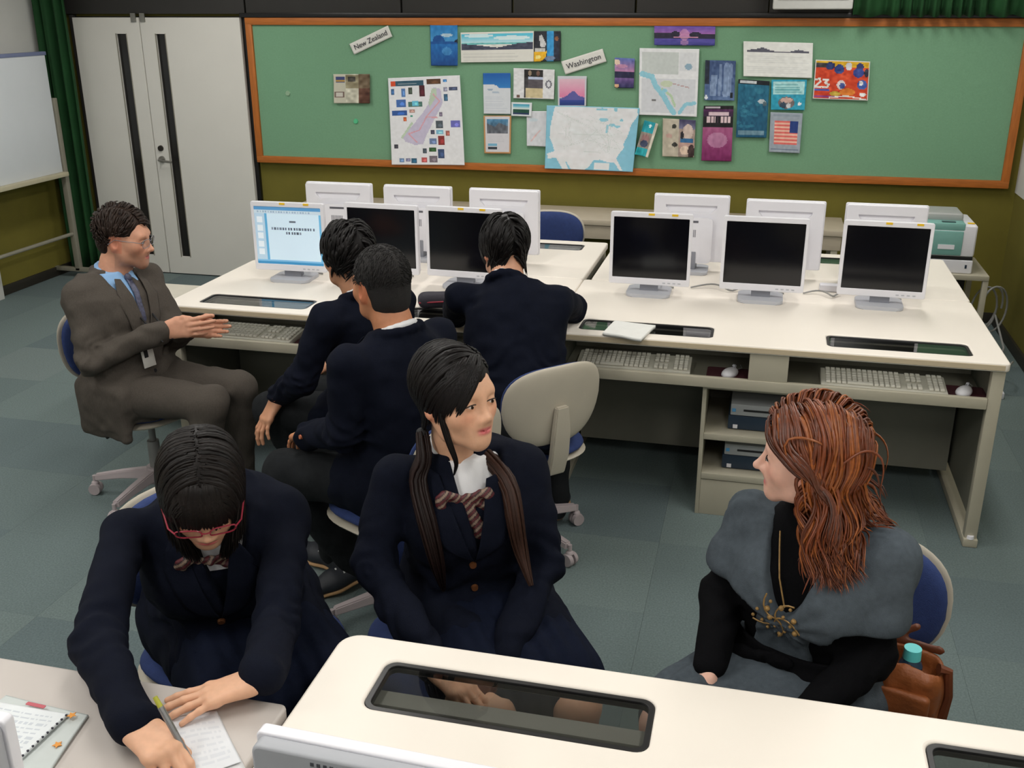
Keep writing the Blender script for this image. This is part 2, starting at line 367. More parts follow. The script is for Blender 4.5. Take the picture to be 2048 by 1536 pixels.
# ---- pedestal devices
for dx, who in ((X0, 'under the right-hand desk'),):
    for z, lv in ((.356, 'upper'), (.184, 'lower')):
        e = empty('disc_drive', (dx+.705+(.012 if lv == 'upper' else .0), Y0+.1, z), label='dark blue flat device at the bottom of the pair on the %s pedestal shelf' % lv, cat='device')
        MB().box((0, 0, .004), (.25, .25, .062), .004).build('casing', NAVYBOX, e)
        MB().box((.02, -.003, .008), (.038, .0, .024), .001).build('sticker', MON, e)
        for fx in (.02, .23): MB().cyl((fx, .02, 0), (fx, .02, .004), .008, seg=10).build('foot', RUBBER, e)
        e = empty('player_unit', (dx+.712+(.012 if lv == 'upper' else 0), Y0+.095, z+.062), label='silver flat device on top of the pair on the %s pedestal shelf' % lv, cat='device')
        MB().box((0, 0, .003), (.24, .25, .05), .004).build('casing', SILVER, e)
        MB().box((.006, -.003, .018), (.02, 0, .032), .001).build('blue_badge', M('badge_blue', S(90, 160, 210), .4), e)
        MB().box((.05, -.002, .022), (.20, .0, .030)).build('disc_slot', RUBBER, e)

# ---- monitors
def make_monitor(lit=False):
    e = empty('monitor', (0, 0, 0)); Wm, Hm, z0 = .352, .318, .045
    MB().prism(rrect(-.095, -.085, .095, .085, .03), 0, .016, .005).build('base', MON_D, e)
    MB().prism([(-.04, -.018), (.04, -.018), (.034, .03), (-.034, .03)], .012, .10, .004).build('neck', M('monitor_neck', S(140, 142, 150), .45), e)
    fr = slab_with_holes('bezel', rrect(-Wm/2, z0, Wm/2, z0+Hm, .008), [rrect(-.169+.007, z0+.03, .169-.007, z0+.03+.266, .003)[::-1]], -.009, .009, MON, e, .0025)
    fr.rotation_euler = (math.pi/2, 0, 0); fr.location = (0, -.024, 0)
    if not lit: MB().box((-.165, -.030, z0+.027), (.165, -.018, z0+.299)).build('screen', SCREEN, e)
    # back shell: plate with a hand-hold cut out, raised middle, vent slots
    gr = [(-.118, z0+.262), (-.095, z0+.238), (.095, z0+.238), (.118, z0+.262), (.118, z0+.270), (-.118, z0+.270)]
    bk = slab_with_holes('back_shell', rrect(-Wm/2+.004, z0+.004, Wm/2-.004, z0+Hm-.003, .012), [gr[::-1]], -.011, .011, MON, e, .004)
    bk.rotation_euler = (math.pi/2, 0, 0); bk.location = (0, -.005, 0)
    MB().poly([(-.12, -.0135, z0+.272), (.12, -.0135, z0+.272), (.12, .0, z0+.234), (-.12, .0, z0+.234), (-.12, -.014, z0+.272), (.12, -.014, z0+.272), (.12, -.014, z0+.234), (-.12, -.014, z0+.234)], [(0, 1, 2, 3), (4, 7, 6, 5), (0, 4, 5, 1), (1, 5, 6, 2), (2, 6, 7, 3), (3, 7, 4, 0)]).build('hand_hold', MON, e)
    MB().prism(rrect(-.105, z0-.0, .105, z0+.215, .02), -.010, .012, .006, mat=Matrix.Translation((0, .016, 0)) @ Matrix.Rotation(math.pi/2, 4, 'X')).build('rear_housing', MON, e)
    MB().box((-.038, .0255, z0+.193), (.038, .0275, z0+.203)).build('name_strip', M('strip_grey', S(96, 96, 104), .5), e)
    m = MB()
    for i in range(9): m.box((-.028+i*.007, .0255, z0+.125), (-.0245+i*.007, .0268, z0+.160))
    m.build('vent', M('vent_grey', S(120, 120, 126), .5), e)
    MB().tube([(.02, .025, z0+.03), (.03, .06, z0+.0), (.05, .09, z0-.035), (.10, .10, z0-.04)], .004, 8).build('cable', CABLE, e)
    MB().box((-.012, .024, z0+.022), (.018, .040, z0+.04), .002).build('plug', M('plug_blue', S(30, 60, 140), .5), e)
    for i in range(4): MB().box((.06+i*.022, -.0345, z0+.010), (.072+i*.022, -.0325, z0+.015)).build('button', MON_D, e)
    return e
mon0 = make_monitor(); used = [False]; STK = []
def place_monitor(x, y, rz, label, group, stickers=(), z=DZT, tilt=0.):
    o = mon0 if not used[0] else copy_tree(mon0); used[0] = True
    o.location = (x, y, z); o.rotation_euler = (tilt, 0, rz); tag(o, label, 'monitor', group)
    STK.append((o, stickers)); return o
FR = 'monitors facing us on the front desks'; BR = 'monitors seen from behind on the back desks'
mm = place_monitor(-2.085, 4.245, .03, 'white monitor with a lit light blue slide on its screen', FR, (-.02, .095))
m2 = place_monitor(-1.655, 4.305, -.02, 'white monitor with dark screen behind the two seated boys', FR, (), DZT)
place_monitor(-1.268, 4.31, -.03, 'white monitor with dark screen partly hidden by the boy leaning on the desk', FR, (-.01, .09))
place_monitor(-.445, 4.375, .0, 'white monitor with dark screen nearest the gap between the desks, right of the leaning boy', FR, (.0, .1))
place_monitor(.035, 4.385, .0, 'middle dark-screened white monitor of the three on the right-hand desk', FR, ())
place_monitor(.525, 4.405, -.02, 'white monitor with dark screen at the right end, nearest the printer', FR, (.0, .12))
for x, l in ((-2.068, 'leftmost white monitor back, above the lit monitor'), (-1.650, 'white monitor back second from the double doors'), (-1.207, 'white monitor back beside the blue chair, behind the leaning boy'), (-.31, 'white monitor back nearest the gap, right of the blue chair'), (.118, 'white monitor back in the middle of the right-hand desk'), (.555, 'white monitor back at the right end beside the printer')):
    place_monitor(x, 4.765 if x != -.31 else 4.82, math.pi+random.uniform(-.02, .02), l, BR, (), DZT)
fm = 'monitors on the foreground desks'
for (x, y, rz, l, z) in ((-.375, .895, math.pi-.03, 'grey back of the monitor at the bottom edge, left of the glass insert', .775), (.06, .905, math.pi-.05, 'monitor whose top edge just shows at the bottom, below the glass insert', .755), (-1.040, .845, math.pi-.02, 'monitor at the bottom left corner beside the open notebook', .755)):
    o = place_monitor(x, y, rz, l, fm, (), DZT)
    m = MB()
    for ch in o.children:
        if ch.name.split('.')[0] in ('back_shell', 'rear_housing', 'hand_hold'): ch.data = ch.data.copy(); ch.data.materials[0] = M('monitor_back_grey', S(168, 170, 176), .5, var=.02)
    for i in range(22):
        for j in range(4): m.box((-.09+i*.0085, .004, .045+.277+j*.008), (-.0855+i*.0085, .0068, .045+.282+j*.008))
    m.build('vent_grille', M('vent_dark', S(70, 72, 78), .6), o)
for o, ss in STK:
    for sx in ss: MB().box((sx-.013, -.0350, .352), (sx+.013, -.0325, .361)).build('sticker', YEL, o)
# ---- keyboards, mice, pads
def make_keyboard():
    e = empty('keyboard', (0, 0, 0))
    MB().prism([(0, 0), (.165, 0), (.165, .026), (.15, .03), (0, .016)], -.225, .225, .003, mat=Matrix(((0, 0, 1, 0), (1, 0, 0, 0), (0, 1, 0, 0), (0, 0, 0, 1)))).build('case', KEY, e)
    m = MB()
    for r in range(6):
        y = .018+r*.0215+(.006 if r == 5 else 0); z = .017+.0135*(y/.15)
        for c in range(22):
            x = -.207+c*.0193
            if c in (14, 18) and True: x += .0
            if (c == 14) or (c == 18): continue
            if r == 0 and 4 <= c <= 8:
                if c != 4: continue
                m.box((x, y, z), (x+.0193*4+.016, y+.017, z+.009), .0015, 1); continue
            if r == 2 and 15 <= c <= 17: continue
            m.box((x, y, z), (x+.016, y+.017, z+.009), .0018, 1)
    tag(m.build('keys', KEYG, e), kind='stuff')
    MB().tube([(.0, .165, .015), (.01, .2, .006), (.06, .225, .004), (.12, .23, .004)], .0025, 6).build('cord', CABLE, e)
    return e
kb0 = make_keyboard(); kbs = [(-.435, Y0+.045, .02, 'pale keyboard in the bay below the open notebook, left of the small mouse'), (.505, Y0+.035, -.015, 'pale keyboard in the right-hand bay at the end of the desk'), (-2.12, Y0+.045, -.02, 'pale keyboard in the bay behind the clasped hands of the man in grey')]
for i, (x, y, rz, l) in enumerate(kbs):
    o = kb0 if i == 0 else copy_tree(kb0); o.location = (x, y, .583); o.rotation_euler = (0, 0, rz); tag(o, l, 'keyboard', 'keyboards in the desk bays')
def make_mouse():
    e = empty('mouse', (0, 0, 0)); b = MB().sph((0, 0, .010), (.027, .046, .021), 18)
    for v in b.bm.verts: v.co.z = max(v.co.z, .001); v.co.x *= (1-.12*(v.co.y/.05))
    b.build('shell', MON, e)
    MB().cyl((-.005, .028, .0305), (.005, .028, .0305), .008, seg=12).build('wheel', MON_D, e)
    MB().box((-.001, .012, .0325), (.001, .05, .0335)).build('button_gap', RUBBER, e)
    MB().tube([(0, .05, .012), (.0, .09, .006), (-.03, .13, .003)], .002, 6).build('cord', CABLE, e)
    return e
ms0 = make_mouse()
for i, (x, y, w) in enumerate(((-.058, Y0+.09, 'in the left-hand bay beside the divider'), (.792, Y0+.085, 'in the bay at the right end of the desk'), (-1.80, Y0+.09, 'in the bay behind the boys'))):
    e = empty('mouse_pad', (x-.005, y, .583), label='dark maroon mouse pad ' + w, cat='mouse pad', group='mouse pads')
    MB().prism(rrect(-.085, -.07, .085, .09, .01), 0, .004, .001).build('mat', MAROON, e)
    o = ms0 if i == 0 else copy_tree(ms0); o.location = (x, y, .587); o.rotation_euler = (0, 0, -.5); tag(o, 'white mouse on the maroon pad ' + w, 'mouse', 'mice')

# ---- chairs
def pad(name, a, b, tf, tb, mat, parent, curve=.0, n=40, rings=10, low=1.0, pw=.72, loc=(0, 0, 0), tilt=0.):
    """upright cushion in the xz plane; front is +y"""
    v = []; f = []
    ang = np.linspace(0, 2*np.pi, n, endpoint=False); c, s = np.cos(ang), np.sin(ang)
    ox = a*np.sign(c)*np.abs(c)**pw; oz = b*np.sign(s)*np.abs(s)**pw; ox = ox*np.where(oz < 0, 1-(1-low)*(-oz/b)**1.2, 1)
    for side, t in ((1, tf), (-1, tb)):
        for k in range(1, rings+1):
            r = math.sin(math.pi/2*k/rings); h = t*(max(0, 1-r**5))**.55
            for i in range(n): v.append((ox[i]*r, side*h+curve*((ox[i]*r)/a)**2, oz[i]*r))
    base = [0, n*rings]
    for si, q in enumerate(base):
        for k in range(rings-1):
            for i in range(n):
                a0 = q+k*n+i; a1 = q+k*n+(i+1) % n; f.append((a0, a1, a1+n, a0+n) if si else (a0, a0+n, a1+n, a1))
    v.append((0, tf, 0)); v.append((0, -tb, 0)); m = MB(); vs = [m.bm.verts.new(p) for p in v]
    for q in f: m.bm.faces.new([vs[i] for i in q])
    for i in range(n): m.bm.faces.new((vs[-2], vs[i], vs[(i+1) % n])); m.bm.faces.new((vs[-1], vs[n*rings+(i+1) % n], vs[n*rings+i]))
    bmesh.ops.remove_doubles(m.bm, verts=m.bm.verts, dist=1e-5)
    return m.build(name, mat, parent, loc, (tilt, 0, 0), 60)
def make_chair():
    e = empty('office_chair', (0, 0, 0))
    st = pad('seat', .225, .215, .034, .02, CHBLUE, e, .008, pw=.62, loc=(0, 0, .425), tilt=0.); st.rotation_euler = (math.pi/2, 0, 0)
    sh = pad('seat_shell', .232, .222, .012, .022, SHELL, e, .0, pw=.62, loc=(0, 0, .405)); sh.rotation_euler = (math.pi/2, 0, 0)
    pad('backrest', .196, .143, .034, .01, CHBLUE, e, .035, low=.84, pw=.70, loc=(0, -.245, .650), tilt=.10)
    pad('back_shell', .204, .151, .012, .018, SHELL, e, .035, low=.84, pw=.70, loc=(0, -.262, .649), tilt=.10)
    m = MB(); ring = []
    for (y, z, wx, ty, tz) in ((-.08, .376, .030, 0, .011), (-.20, .366, .032, .006, .012), (-.258, .40, .034, .013, .008), (-.280, .47, .036, .013, 0), (-.290, .56, .034, .013, 0), (-.292, .655, .024, .011, 0)):
        ring.append([m.bm.verts.new((sx*wx, y-sy*ty, z-sy*tz)) for sx, sy in ((1, 1), (-1, 1), (-1, -1), (1, -1))])
    for A, B in zip(ring[:-1], ring[1:]):
        for k in range(4): m.bm.faces.new((A[k], A[(k+1) % 4], B[(k+1) % 4], B[k]))
    m.bm.faces.new(ring[0][::-1]); m.bm.faces.new(ring[-1]); bmesh.ops.bevel(m.bm, geom=list(m.bm.edges), offset=.004, segments=2, affect='EDGES')
    m.build('back_bracket', SHELL, e)
    MB().box((-.09, -.10, .365), (.09, .10, .392), .006).build('tilt_plate', RUBBER, e)
    MB().tube([(.08, .03, .375), (.2, .04, .372), (.25, .045, .365)], .007, 8).build('lever', RUBBER, e)
    MB().cyl((0, 0, .20), (0, 0, .37), .014, seg=14).cyl((0, 0, .095), (0, 0, .25), .026, .024, 16).build('gas_column', M('column_grey', S(140, 138, 136), .4, .2), e)
    hub = MB().cyl((0, 0, .07), (0, 0, .135), .05, .04, 18).build('hub', LEGG, e)
    for k in range(5):
        a = math.radians(90+72*k); d = Vector((math.cos(a), math.sin(a), 0)); nrm_ = Vector((-d.y, d.x, 0))
        pts = []
        m = MB()
        for r, w, zt, zb in ((.03, .024, .128, .082), (.15, .021, .112, .08), (.265, .017, .092, .066)):
            pts.append([(d*r+nrm_*w*.75)+Vector((0, 0, zt)), (d*r-nrm_*w*.75)+Vector((0, 0, zt)), (d*r-nrm_*w)+Vector((0, 0, zb)), (d*r+nrm_*w)+Vector((0, 0, zb))])
        q = [[m.bm.verts.new(p) for p in s_] for s_ in pts]
        for i in range(2):
            for j in range(4): m.bm.faces.new((q[i][j], q[i][(j+1) % 4], q[i+1][(j+1) % 4], q[i+1][j]))
        m.bm.faces.new(q[0][::-1]); m.bm.faces.new(q[2])
        bmesh.ops.bevel(m.bm, geom=list(m.bm.edges), offset=.004, segments=2, affect='EDGES')
        lg = m.build('leg', LEGG, e)
        c = d*.272; ca = MB().cyl(c+Vector((0, 0, .045)), c+Vector((0, 0, .085)), .008, seg=10).sph(c+Vector((0, 0, .05)), (.016, .016, .012), 10).build('caster', LEGG, lg)
        for s in (-1, 1): MB().cyl(c+nrm_*s*.006+Vector((0, 0, .026)), c+nrm_*s*.022+Vector((0, 0, .026)), .026, .024, 16).build('wheel', LEGG, lg)
    return e
ch0 = make_chair(); cu_ = [False]
def place_chair(x, y, fx, fy, label, spin=0.):
    o = ch0 if not cu_[0] else copy_tree(ch0); cu_[0] = True
    rz = math.atan2(fy, fx)-math.pi/2; o.location = (x, y, 0); o.rotation_euler = (0, 0, rz)
    for ch in o.children:
        if ch.name.split('.')[0] in ('leg', 'hub'): ch.rotation_euler = (0, 0, spin-rz)
    return tag(o, label, 'chair', 'blue office chairs')
place_chair(-2.37, 3.40, .96, -.28, 'blue office chair that the man in the grey suit sits on', math.radians(-42))
place_chair(-1.34, 3.29, -.9, .4, 'office chair under the boy nearest the man in grey', .3)
place_chair(-1.04, 2.80, -.9, .44, 'office chair under the boy with cropped hair', math.radians(56))
place_chair(-.81, 3.37, -.72, .70, 'office chair with its grey back shell toward us, behind the leaning boy', math.radians(-48))
place_chair(-.645, 2.065, .45, -.89, 'office chair mostly hidden behind the girl with the long side tails', .2)
place_chair(-1.17, 1.94, .93, -.36, 'office chair mostly hidden behind the girl with glasses', .1)
place_chair(.22, 1.985, -.36, -.93, 'blue office chair with the brown bag beside it, under the red-haired woman', .5)
place_chair(-1.17, 5.62, .10, -1, 'empty blue office chair at the back desk below the long side table', .4)

# ---- long side table under the pinboard
e = empty('side_table', (-1.2, 6.58, 0), label='long narrow beige table standing along the wall under the pinboard', cat='table')
MB().box((-1.9, -.22, .62), (1.72, .22, .655), .005).build('table_top', M('table_beige', S(190, 178, 158), .5, var=.03), e)
MB().box((-1.88, -.205, .53), (1.70, -.185, .62), .003).build('apron', MATS['table_beige'], e)
for x in (-1.86, -.1, 1.66):
    for y in (-.2, .17): MB().box((x-.015, y, 0), (x+.025, y+.035, .62), .003).build('leg', STEEL, e)
e = empty('low_table', (-2.75, 4.24, 0), label='low pale table at the left end of the desks, behind the man in grey', cat='table')
MB().box((-.27, -.27, .572), (.27, .27, .60), .005).build('table_top', M('low_table_top', S(206, 200, 186), .5), e)
for x in (-.25, .22):
    for y in (-.25, .22): MB().box((x, y, 0), (x+.03, y+.03, .572), .003).build('leg', STEEL, e)
MB().box((-.24, -.24, .2), (.24, .24, .215)).build('lower_shelf', STEEL, e)

# ---- printer and its stand
e = empty('printer_stand', (1.02, 6.08, 0), label='beige metal stand with an open shelf carrying the printer', cat='stand')
PS = .545
MB().box((-.24, -.22, PS-.03), (.235, .25, PS), .006).build('stand_top', STEEL, e)
for x in (-.235, .205):
    for y in (-.215, .215): MB().box((x, y, 0), (x+.03, y+.03, PS-.03), .003).build('leg', STEEL, e)
MB().box((-.235, -.2, .12), (.23, .24, .14), .003).build('lower_shelf', STEEL, e)
MB().box((-.2, .235, .14), (.2, .24, PS-.03)).build('back_panel', RUBBER, e)
e = empty('printer', (1.0, 6.06, PS), label='pale teal and white desktop printer beside the right-hand monitors', cat='printer')
MB().box((-.165, -.17, .0), (.165, .17, .075), .01, 3).build('paper_tray', MON, e)
MB().box((-.16, -.165, .075), (.16, .165, .095), .003).build('paper_slot', RUBBER, e)
MB().box((-.165, -.17, .09), (.165, .17, .27), .02, 3).build('body', MON, e)
MB().box((-.167, -.178, .10), (.095, -.15, .235), .008).build('front_cover', TEAL, e)
MB().box((-.167, -.172, .236), (.10, -.02, .276), .008).build('top_cover', TEAL, e)
MB().box((-.10, -.08, .268), (.10, .14, .315), .02, 3).build('paper_rest', M('printer_grey', S(160, 162, 160), .5), e)
MB().box((-.02, -.150, .277), (.05, -.125, .281)).build('display', M('display_dark', S(50, 80, 80), .3), e)
MB().box((-.03, -.1805, .135), (.055, -.178, .16)).build('name_plate', MON, e)
MB().box((.125, -.172, .03), (.135, -.1695, .05)).build('badge', NAVYBOX, e)
MB().box((.115, -.14, .271), (.15, -.11, .274)).build('sticker', YEL, e)
# ---- cables by the right wall
def coil(cx, cy, cz, r, n, name, label, flat=False):
    m = MB(); pts = []
    for i in range(n*24+1):
        t = i/24*2*math.pi; rr = r*(1+.05*math.sin(t*.37)); pts.append((cx+.55*rr*math.cos(t)+.03*math.sin(t*.3), cy+.35*rr*math.cos(t+.4)+.012*i/24, cz+rr*math.sin(t)) if not flat else (cx+rr*math.cos(t), cy+rr*math.sin(t), cz+.006*(i/24)))
    m.tube(pts, .006, 8); return tag(m.build(name, CABLE), label, 'cable')
coil(1.335, 6.12, .29, .135, 3, 'cable_coil', 'grey cable coil hanging beside the printer stand')
e = empty('power_strip', (1.30, 5.55, 0), label='white power strip with plugged cables on the floor beside the right-hand desk', cat='power strip')
MB().box((-.025, -.14, .0), (.025, .14, .035), .006).build('body', MON, e)
for i in range(3): MB().box((-.016, -.1+i*.08, .035), (.016, -.06+i*.08, .07), .006).build('plug', MON if i != 1 else RUBBER, e)
MB().tube([(0, .14, .02), (.05, .25, .02), (.12, .45, .1), (.08, .6, .25)], .006, 8).build('cord', CABLE, e)
MB().tube([(0, -.08, .07), (.05, -.04, .16), (.09, .08, .14), (.06, .2, .05), (-.02, .3, .02)], .005, 8).build('cord', CABLE, e)
MB().tube([(0, 0, .07), (-.04, .06, .2), (-.10, .16, .30), (-.18, .2, .34)], .005, 8).build('cord', CABLE, e)
# desk top cables between the rows
for x0, x1, l in ((-.27, -.02, 'between the first and second dark monitors on the right-hand desk'), (.22, .40, 'between the second and third dark monitors on the right-hand desk')):
    m = MB(); m.tube([(x0+(x1-x0)*t+.02*math.sin(t*5), 4.50+.03*math.sin(t*7+x0), DZT+.006+.012*abs(math.sin(t*4))) for t in np.linspace(0, 1, 16)], .004, 8)
    tag(m.build('cable', CABLE), 'thin grey cable lying ' + l, 'cable')
e = empty('power_adapter', (.34, 4.60, DZT), label='pale power adapter lying behind the dark monitors on the right-hand desk', cat='adapter')
MB().box((-.05, -.025, 0), (.05, .025, .03), .006).build('case', MON, e); MB().tube([(.05, 0, .015), (.1, .02, .006), (.16, .0, .005)], .003, 6).build('cord', CABLE, e)

# ---- whiteboard on wheels along the left wall
WX = -5.0
e = empty('whiteboard', (WX, 6.42, 0), label='white dry-erase board on a metal wheeled stand along the left wall', cat='whiteboard')
MB().box((-.012, -1.75, .80), (.012, .10, 1.62), .003).build('panel', WB, e)
MB().box((-.018, -1.76, 1.615), (.018, .11, 1.64), .004).build('top_rail', M('rail_blue', S(120, 130, 165), .5), e)
MB().box((-.018, -1.76, .77), (.055, .11, .80), .006).build('pen_tray', M('tray_beige', S(196, 188, 160), .5), e)
for y in (.13, -1.78):
    MB().box((-.02, y-.02, .05), (.02, y+.02, 1.32), .004).build('post', STAND, e)
    MB().box((-.24, y-.02, .045), (.27, y+.02, .075), .005).build('foot', STAND, e)
    for x in (-.22, .25):
        c = MB().cyl((x, y-.012, .022), (x, y+.012, .022), .022, seg=14).build('caster', RUBBER, e)
MB().cyl((0, -1.78, .335), (0, .13, .335), .014, seg=10).build('cross_bar', STAND, e)

# ============================================================ PAPERS: printed sheets on the pinboard
class Ras:
    """little print: rows from the top, sRGB 0..1"""
    def __init__(s, w, h, bg):
        s.w, s.h = w, h; s.a = np.zeros((h, w, 3)); s.a[:] = np.array(bg)/255.
        s.U, s.V = np.meshgrid((np.arange(w)+.5)/w, (np.arange(h)+.5)/h)
    def m(s, mask, c, al=1.): s.a[mask] = s.a[mask]*(1-al)+np.array(c)/255.*al; return s
    def rect(s, u0, v0, u1, v1, c, al=1.): return s.m((s.U >= u0) & (s.U < u1) & (s.V >= v0) & (s.V < v1), c, al)
    def ell(s, u, v, ru, rv, c, al=1.): return s.m(((s.U-u)/ru)**2+((s.V-v)/rv)**2 < 1, c, al)
    def grad(s, u0, v0, u1, v1, c0, c1):
        k = (s.U >= u0) & (s.U < u1) & (s.V >= v0) & (s.V < v1); t = ((s.V-v0)/(v1-v0))[k][:, None]; s.a[k] = np.array(c0)/255.*(1-t)+np.array(c1)/255.*t; return s
    def noise(s, amp, cells=12, u0=0, v0=0, u1=1, v1=1, tint=(1, 1, 1)):
        g = rng.normal(size=(cells+2, cells+2)); x = s.U*cells; y = s.V*cells; i = x.astype(int); j = y.astype(int); fx = x-i; fy = y-j
        n = g[j, i]*(1-fx)*(1-fy)+g[j, i+1]*fx*(1-fy)+g[j+1, i]*(1-fx)*fy+g[j+1, i+1]*fx*fy
        k = (s.U >= u0) & (s.U < u1) & (s.V >= v0) & (s.V < v1); s.a[k] += amp*n[k][:, None]*np.array(tint); return s
    def poly(s, pts, c, al=1.):
        k = np.zeros_like(s.U, bool); n = len(pts)
        for i in range(n):
            (x0, y0), (x1, y1) = pts[i], pts[(i+1) % n]
            if y0 == y1: continue
            t = ((y0 > s.V) != (y1 > s.V)) & (s.U < (x1-x0)*(s.V-y0)/(y1-y0)+x0); k ^= t
        return s.m(k, c, al)
    def line(s, pts, wd, c, al=1.):
        asp = s.h/s.w
        for (x0, y0), (x1, y1) in zip(pts[:-1], pts[1:]):
            dx, dy = x1-x0, (y1-y0)*asp; L2 = dx*dx+dy*dy+1e-9; t = np.clip(((s.U-x0)*dx+(s.V-y0)*asp*dy)/L2, 0, 1)
            s.m((s.U-x0-t*dx)**2+((s.V-y0)*asp-t*dy)**2 < wd*wd, c, al)
        return s
    def lines(s, u0, v0, u1, v1, n, c, al=.35):
        for i in range(n):
            v = v0+(v1-v0)*(i+.3)/n; s.rect(u0, v, u0+(u1-u0)*random.uniform(.75, 1), v+(v1-v0)/n*.4, c, al)
        return s
    def photo(s, u0, v0, u1, v1, cols):
        s.grad(u0, v0, u1, v1, cols[0], cols[1])
        if len(cols) > 2:
            for _ in range(4): s.ell(random.uniform(u0, u1), random.uniform(v0, v1), (u1-u0)*.18, (v1-v0)*.2, cols[2], .7) if True else 0
        # keep inside: repaint is not needed, blobs are small
        return s
def sheet(name, quad, ras, label, y=6.803, cat='poster', curl=.006, parent=None, extra=0., thick=.0012, mat=None, center=None):
    """quad TL,TR,BR,BL as (x,z) on the board plane"""
    Q = np.array(quad, float); h, w_ = ras.h, ras.w
    u, v = np.meshgrid(np.linspace(0, 1, w_+1), np.linspace(0, 1, h+1))
    P = (Q[0][None, None]*(1-u)[..., None]+Q[1][None, None]*u[..., None])*(1-v)[..., None]+(Q[3][None, None]*(1-u)[..., None]+Q[2][None, None]*u[..., None])*v[..., None]
    ctr = P.reshape(-1, 2).mean(0); off = curl*(v**2*.8+.4*(2*np.abs(u-.5))**3)+.0015*np.sin(u*7+Q[0][0]*9)*np.sin(v*5)
    vt = np.stack([P[..., 0]-ctr[0], -off, P[..., 1]-ctr[1]], -1).reshape(-1, 3)
    i, j = np.meshgrid(np.arange(w_), np.arange(h)); a = (j*(w_+1)+i).ravel(); f = np.stack([a, a+w_+1, a+w_+2, a+1], 1)
    col = np.clip(ras.a, 0, 1); lin = np.where(col <= .04045, col/12.92, ((col+.055)/1.055)**2.4).reshape(-1, 3)
    me = bpy.data.meshes.new(name); vv = np.ascontiguousarray(vt, np.float32)
    me.vertices.add(len(vv)); me.vertices.foreach_set('co', vv.ravel()); me.loops.add(f.size); me.loops.foreach_set('vertex_index', f.astype(np.int32).ravel())
    me.polygons.add(len(f)); me.polygons.foreach_set('loop_start', np.arange(0, f.size, 4, dtype=np.int32)); me.polygons.foreach_set('loop_total', np.full(len(f), 4, np.int32)); me.update(calc_edges=True)
    at = me.attributes.new('Col', 'FLOAT_COLOR', 'CORNER'); c4 = np.ones((f.size, 4), np.float32); c4[:, :3] = np.repeat(lin, 4, 0); at.data.foreach_set('color', c4.ravel())
    me.polygons.foreach_set('use_smooth', np.ones(len(f), bool))
    o = link(name, me, mat or PRINT, parent, (ctr[0], y-extra, ctr[1]))
    if thick: md = o.modifiers.new('solid', 'SOLIDIFY'); md.thickness = thick; md.offset = -1
    return tag(o, label, cat)
def rs(quad, bg, cell=.0055):
    q = np.array(quad); w_ = np.linalg.norm(q[1]-q[0]); h = np.linalg.norm(q[3]-q[0]); return Ras(max(6, int(w_/cell)), max(6, int(h/cell)), bg)
PQ = {
'nz_strip': [(-2.801, 1.693), (-2.517, 1.813), (-2.489, 1.743), (-2.769, 1.625)], 'collage': [(-2.931, 1.495), (-2.663, 1.499), (-2.67, 1.306), (-2.937, 1.301)],
'nzmap': [(-2.53, 1.474), (-2.02, 1.5), (-1.993, 0.908), (-2.524, 0.894)], 'lake': [(-2.221, 1.829), (-2.031, 1.829), (-2.033, 1.561), (-2.219, 1.559)],
'pano': [(-2.011, 1.77), (-1.515, 1.781), (-1.514, 1.592), (-2.01, 1.581)], 'broch': [(-1.513, 1.781), (-1.338, 1.782), (-1.335, 1.597), (-1.512, 1.592)],
'wa_strip': [(-1.332, 1.594), (-1.062, 1.676), (-1.034, 1.597), (-1.302, 1.513)], 'skypage': [(-1.86, 1.515), (-1.672, 1.518), (-1.67, 1.254), (-1.857, 1.253)],
'orangepage': [(-1.86, 1.24), (-1.667, 1.244), (-1.671, 0.993), (-1.856, 0.99)], 'whitebro': [(-1.651, 1.55), (-1.374, 1.543), (-1.375, 1.356), (-1.651, 1.358)],
'pink': [(-1.354, 1.503), (-1.161, 1.505), (-1.16, 1.316), (-1.348, 1.312)], 'smallland': [(-1.665, 1.332), (-1.524, 1.331), (-1.527, 1.241), (-1.665, 1.244)],
'pinkmap': [(-1.562, 1.276), (-1.408, 1.279), (-1.413, 1.047), (-1.558, 1.049)], 'usmap': [(-1.422, 1.317), (-0.807, 1.312), (-0.833, 0.903), (-1.428, 0.906)],
'sunsetv': [(-0.981, 1.622), (-0.852, 1.617), (-0.851, 1.435), (-0.975, 1.436)], 'sunsetw': [(-0.737, 1.814), (-0.357, 1.812), (-0.353, 1.699), (-0.731, 1.7)],
'dcmap': [(-0.824, 1.681), (-0.447, 1.678), (-0.438, 1.264), (-0.812, 1.269)], 'waterfall': [(-0.406, 1.612), (-0.217, 1.609), (-0.209, 1.368), (-0.397, 1.368)],
'calendar': [(-0.18, 1.726), (0.238, 1.718), (0.252, 1.512), (-0.164, 1.518)], 'football': [(0.263, 1.621), (0.584, 1.613), (0.596, 1.383), (0.268, 1.389)],
'sea': [(-0.193, 1.5), (-0.001, 1.49), (0.008, 1.144), (-0.182, 1.142)], 'cyan': [(0.009, 1.499), (0.223, 1.502), (0.226, 1.319), (0.021, 1.317)],
'flag': [(0.02, 1.302), (0.217, 1.299), (0.221, 1.053), (0.031, 1.056)], 'purple': [(-0.398, 1.334), (-0.211, 1.337), (-0.2, 0.989), (-0.392, 0.988)],
'beige': [(-0.655, 1.25), (-0.443, 1.242), (-0.441, 1.007), (-0.646, 1.007)], 'tilt': [(-0.77, 1.235), (-0.683, 1.215), (-0.738, 1.001), (-0.821, 1.018)]}
WH = (222, 222, 218)
